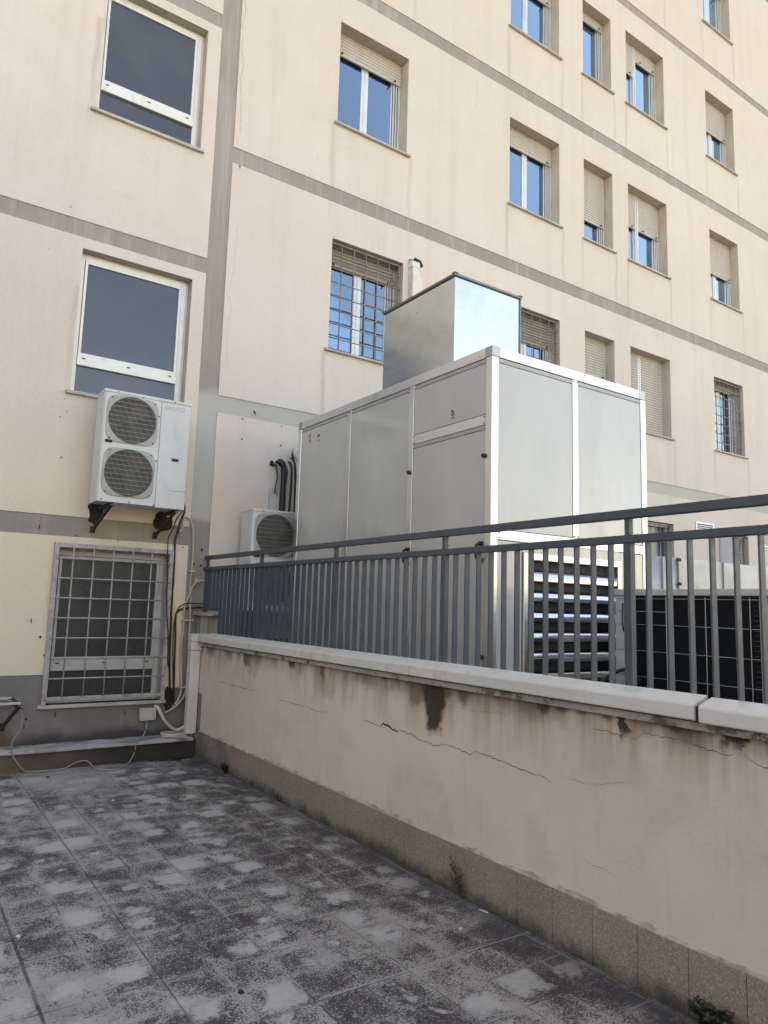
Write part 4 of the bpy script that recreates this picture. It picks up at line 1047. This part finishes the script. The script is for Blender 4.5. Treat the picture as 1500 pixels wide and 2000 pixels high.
run('cable', [[2.86, 7.46, 1.49], [2.786, 7.47, 1.485], [2.697, 7.47, 1.475], [2.602, 7.47, 1.465], [2.548, 7.47, 1.433], [2.532, 7.47, 1.387], [2.544, 7.47, 1.158], [2.551, 7.47, 0.931], [2.564, 7.47, 0.652], [2.574, 7.47, 0.48]], .010, M['cable'], 'lower thick cable bending out of the railing end and down the wall', 'cable', gc)
gd = 'cream conduits beside the barred window'
run('conduit', [[2.583, 7.50, 2.425], [2.600, 7.46, 2.42], [2.623, 7.46, 2.384], [2.649, 7.46, 2.325], [2.664, 7.46, 2.17], [2.671, 7.46, 1.99], [2.666, 7.46, 1.87], [2.663, 7.46, 1.692], [2.678, 7.46, 1.467], [2.687, 7.46, 1.274], [2.687, 7.46, 1.159], [2.692, 7.46, 0.777], [2.686, 7.46, 0.626], [2.66, 7.46, 0.552], [2.602, 7.46, 0.48], [2.543, 7.46, 0.439], [2.484, 7.48, 0.405]], .0125, M['conduit'], 'cream ribbed conduit rising highest, up to the hole above the grey strip', 'conduit', gd, 1, 10)
run('conduit', [[2.86, 7.44, 1.77], [2.818, 7.44, 1.767], [2.737, 7.44, 1.76], [2.702, 7.44, 1.729], [2.675, 7.44, 1.68], [2.653, 7.44, 1.6], [2.63, 7.46, 1.53], [2.615, 7.46, 1.466], [2.62, 7.46, 1.274], [2.609, 7.46, 1.084], [2.621, 7.46, 0.856], [2.638, 7.46, 0.66], [2.633, 7.46, 0.608], [2.608, 7.46, 0.527], [2.565, 7.48, 0.47]], .0125, M['conduit'], 'cream ribbed conduit that bends sideways into the railing end', 'conduit', gd, 1, 10)
run('conduit', [[2.38, 7.48, .48], [2.398, 7.42, 0.468], [2.446, 7.38, 0.367], [2.512, 7.38, 0.29], [2.575, 7.38, 0.25], [2.636, 7.38, 0.256], [2.70, 7.40, 0.30]], .018, M['pvcold'], 'short thick cream hose curving from the wall to the foot of the white trunking', 'conduit', gd)
run('drain_pipe', [[2.50, 7.44, 2.61], [2.525, 7.485, 2.603], [2.555, 7.485, 2.567], [2.562, 7.485, 2.507], [2.551, 7.485, 2.403], [2.54, 7.485, 2.294], [2.519, 7.485, 2.28]], .010, M['pvcold'], 'short white drain tube hanging beside the high air conditioner', 'pipe')
b = MB()
for (xa, xb, z) in ((2.598, 2.712, 1.347), (2.612, 2.705, .659), (2.640, 2.70, 1.861)): b.box(xa, xb, 7.440, 7.499, z-.008, z+.008)
b.box(2.70, 2.722, 7.42, 7.499, 1.735, 1.79)
tag(b.build('conduit_clips', M['pvcold']), 'cream clips holding the ribbed conduits to the wall beside the barred window', 'clips')
b = MB()
for k in range(3):
    pts = [(2.56+.13*math.cos(t), 7.36+.09*math.sin(t), .198+k*.012+.006*math.sin(t*2+k)) for t in [2*math.pi*i/28 for i in range(27)]]
    b.tube(pts, .011, 8)
tag(b.build('coiled_tube', M['pvcold']), 'flat coil of dirty cream tube on the ledge in the corner', 'tube')
jb = thing('junction_box', 'square cream junction box on the grey wall base under the window sill', 'junction box', (2.3, 7.46, .36))
b = MB(); b.box(2.228, 2.378, 7.435, 7.499, .355, .468); b.build('body', M['pvcold'], jb, bevel=.01, seg=3)
b = MB(); b.box(2.224, 2.382, 7.42, 7.4345, .351, .472); b.build('lid', M['pvcold'], jb, bevel=.006, seg=3)
b = MB()
for xx in (2.236, 2.370):
    for zz in (.363, .460): b.tube([(xx, 7.421, zz), (xx, 7.418, zz)], .004, 8)
b.build('screw', M['rust'], jb)
run('loose_cable', [[2.30, 7.44, .35], [2.284, 7.38, 0.335], [2.266, 7.36, 0.264], [2.221, 7.30, 0.21], [2.14, 7.20, 0.192], [2.125, 7.19, 0.1], [2.064, 7.154, 0.012], [1.938, 6.98, 0.012], [1.868, 6.95, 0.012], [1.776, 7.0, 0.012], [1.742, 7.09, 0.012], [1.74, 7.18, 0.02], [1.71, 7.225, 0.05], [1.65, 7.23, 0.055], [1.58, 7.225, 0.035], [1.506, 7.192, 0.012], [1.366, 7.177, 0.012], [1.246, 7.191, 0.012], [1.17, 7.20, 0.03], [1.083, 7.19, 0.142], [1.061, 7.19, 0.201], [1.05, 7.12, 0.285], [1.067, 7.12, 0.33], [1.103, 7.12, 0.408], [1.113, 7.12, 0.488], [1.09, 7.12, 0.559], [1.033, 7.12, 0.62], [0.978, 7.12, 0.65], [0.924, 7.12, 0.656], [0.82, 7.12, 0.653], [.5, 7.2, .65]], .0055, M['gcable'], 'thin grey cable looping from the junction box over the ledge and floor to the bracket', 'cable')
gp = 'pipes dropping to the railing side air conditioner'
run('wrapped_pipe', [[3.625, 7.52, 3.165], [3.635, 7.45, 3.172], [3.66, 7.43, 3.14], [3.682, 7.43, 3.07], [3.678, 7.43, 2.893], [3.675, 7.43, 2.55]], .038, M['tape'], 'thick pipe wrapped in black tape above the railing side air conditioner', 'pipe', gp, 0, 14)
run('pipe', [[3.77, 7.52, 3.2], [3.758, 7.44, 3.175], [3.775, 7.43, 3.086], [3.775, 7.43, 2.905], [3.765, 7.43, 2.55]], .014, M['cable'], 'dark pipe just right of the black taped pipe', 'pipe', gp)
run('pipe', [[3.80, 7.52, 3.26], [3.80, 7.43, 3.20], [3.822, 7.42, 3.031], [3.826, 7.42, 2.85], [3.831, 7.42, 2.55]], .014, M['black'], 'black pipe against the edge of the air handling unit', 'pipe', gp)
run('flexible_pipe', [[3.84, 7.5, 3.36], [3.80, 7.40, 3.27], [3.86, 7.39, 3.15], [3.875, 7.39, 2.9], [3.88, 7.39, 2.55]], .026, M['pvcold'], 'ribbed cream flexible pipe emerging beside the air handling unit', 'pipe', gp, 1, 12)
run('cable', [[3.56, 7.5, 3.15], [3.575, 7.44, 3.11], [3.60, 7.44, 3.0], [3.585, 7.44, 2.9], [3.575, 7.44, 2.80]], .008, M['cable'], 'left of two thin cables spilling from the ragged wall hole', 'cable', gp)
run('cable', [[3.58, 7.5, 3.16], [3.61, 7.44, 3.12], [3.622, 7.43, 3.0], [3.60, 7.43, 2.86], [3.60, 7.44, 2.78]], .008, M['gcable'], 'right of two thin cables spilling from the ragged wall hole', 'cable', gp)
b = MB(); b.box(3.525, 3.61, 7.452, 7.499, 2.5, 2.86); b.box(3.612, 3.645, 7.455, 7.499, 2.5, 2.93)
tag(b.build('pipe_cover', M['oldwhite'], None, .004), 'chipped white cover strips below the ragged wall hole', 'pipe cover')
dt = thing('facade_duct', 'white rectangular pipe duct rising beside the barred window behind the metal hood', 'pipe duct', (5.5, 7.5, 3.5))
b = MB(); b.box(5.435, 5.555, 7.405, 7.499, 3.4, 6.10); b.build('cover', M['pvc'], dt, bevel=.006)
b = MB(); b.prism([(7.405, 6.103), (7.499, 6.103), (7.499, 6.20), (7.47, 6.22), (7.42, 6.19)], 'x', 5.43, 5.56); b.build('elbow', M['pvc'], dt, bevel=.006)
b = MB(); b.box(5.558, 5.63, 7.43, 7.499, 3.4, 5.98); b.build('side_cover', M['pvc'], dt, bevel=.004)

# ---------------------------------------------------------------- weeds, dirt and litter
def weed(x, y, h, spread, n, mat, label, seed, lean=(0, 0), leafs=9, lsz=.012):
    rr = random.Random(seed); t = thing('weed', label, 'weed', (x, y, 0), 'weeds along the foot of the parapet')
    s = MB(); l = MB()
    for i in range(n):
        hh = h*rr.uniform(.45, 1); dx = rr.uniform(-1, .1)*spread+lean[0]; dy = rr.uniform(-1, 1)*spread+lean[1]
        pts = [Vector((x, y, 0)), Vector((x+dx*.3, y+dy*.3, hh*.45)), Vector((x+dx*.8, y+dy*.8, hh*.8)), Vector((x+dx, y+dy, hh))]
        for p in pts: p.x = min(p.x, 2.742)
        s.tube(smooth_path(pts, 3), .0012, 4)
        sp = smooth_path(pts, 6)
        for k in range(leafs):
            p = sp[rr.randrange(4, len(sp))]; a = rr.uniform(0, 2*math.pi); L = lsz*rr.uniform(.6, 1.4); w = L*.36
            d = Vector((math.cos(a), math.sin(a), rr.uniform(-.3, .8))).normalized(); sd_ = d.cross(Vector((0, 0, 1))).normalized()
            q = [p, p+d*L*.5+sd_*w, p+d*L, p+d*L*.5-sd_*w]
            if max(v.x for v in q) < 2.745 or True:
                for v in q: v.x = min(v.x, 2.7455)
                l.face(q)
    s.build('stem', M['stem'], t); l.build('foliage', mat, t)
weed(2.725, 3.12, .19, .07, 13, M['leaf'], 'tall sprig of weed at the foot of the parapet, middle of the wall', 1, (0, .04), 9, .017)
weed(2.70, 1.66, .115, .075, 60, M['leafd'], 'dense round weed cushion at the foot of the parapet, lower right corner', 2, (0, 0), 22, .018)
weed(2.735, 6.42, .09, .05, 22, M['leafd'], 'small dark weed at the far end of the parapet skirting', 3, (0, 0), 14, .02)
weed(2.735, 5.35, .10, .06, 10, M['leaf'], 'thin low weed between the far weed and the tall sprig', 4, (0, 0), 7, .013)
b = MB(); rr = random.Random(21)
def clump(b, x, y, z, r, n, rr):
    for i in range(n):
        a = rr.uniform(0, 6.28); d = r*math.sqrt(rr.random()); s_ = rr.uniform(.004, .012); xx = x+d*math.cos(a); yy = y+.35*d*math.sin(a)
        v = [Vector((xx+rr.uniform(-s_, s_), yy+rr.uniform(-s_, s_), z+rr.uniform(0, s_*1.1))) for _ in range(4)]
        for q in ((0, 1, 2), (0, 2, 3), (0, 3, 1), (1, 2, 3)): b.face([v[i] for i in q])
clump(b, 2.45, 7.18, .001, .20, 420, rr); clump(b, 2.6, 7.20, .001, .12, 200, rr)
tag(b.build('dirt_heap', M['debris']), 'dark heap of dirt on the floor in the corner below the ledge', 'dirt', kind='stuff')
def pebble(name, x, y, r, mat, label, cat='pebble', group='small bits of litter on the terrace'):
    b = MB(); rr = random.Random(int(x*1000+y*77)); n = 9
    top = [(x+r*.8*rr.uniform(.7, 1)*math.cos(2*math.pi*i/n), y+r*.8*rr.uniform(.7, 1)*math.sin(2*math.pi*i/n), r*.6) for i in range(n)]
    bot = [(x+(p[0]-x)*1.35, y+(p[1]-y)*1.35, .0005) for p in top]
    b.face(top)
    for i in range(n): b.face([bot[i], bot[(i+1) % n], top[(i+1) % n], top[i]])
    tag(b.build(name, mat), label, cat, group)
pebble('pebble', 1.335, 2.86, .014, M['debris'], 'dark flat bit on the floor near the bottom edge')
pebble('pebble', 1.62, 5.95, .013, M['paper'], 'pale chip on the floor between the long joints, farther back')
pebble('pebble', .665, 3.83, .012, M['paper'], 'pale chip at the left edge of the floor beside the wide joint')
pebble('pebble', 1.33, 6.95, .014, M['debris'], 'dark speck near the step, left of the grey cable loop')
pebble('pebble', 2.48, 2.85, .010, M['paper'], 'pale chip near the skirting by the long pale joint')
b = MB(); b.tube([(2.715, 2.905, .008), (2.703, 2.96, .008)], .0045, 8)
tag(b.build('cigarette_end', M['paper']), 'white cigarette end lying against the skirting right of the tall weed', 'cigarette end')

# ---------------------------------------------------------------- buildings around the court (seen only in reflections), plus an added shading wing
ob = thing('neighbouring_building', 'low cream building across the court, seen only reflected', 'building', (8, -24, -4))
b = MB(); b.box(-14, 34, -32, -22, -4, 5.2); b.build('wall', M['opp'], ob)
b = MB()
for i in range(12):
    for z in (-.5, 2.4): b.box(-12+i*3.8, -10.6+i*3.8, -21.999, -21.95, z, z+1.5)
b.build('window', M['oppgl'], ob)
b = MB(); b.box(-14.2, 34.2, -32.2, -21.8, 5.21, 5.45); b.build('roof', M['roof'], ob)
lb = thing('shading_wing', 'unseen cream wing left of the court, added to shade the terrace', 'building', (-9, -5, -4))  # added out of frame to darken the parapet, floor and unit side
b = MB(); b.box(-16, -10.5, -20, 7.1, -4, 7.6); b.build('wall', M['opp'], lb)
b = MB()
for i in range(6):
    for z in (1.2, 4.2): b.box(-10.499, -10.45, -16+i*3.7, -14.7+i*3.7, z, z+1.5)
b.build('window', M['oppgl'], lb)
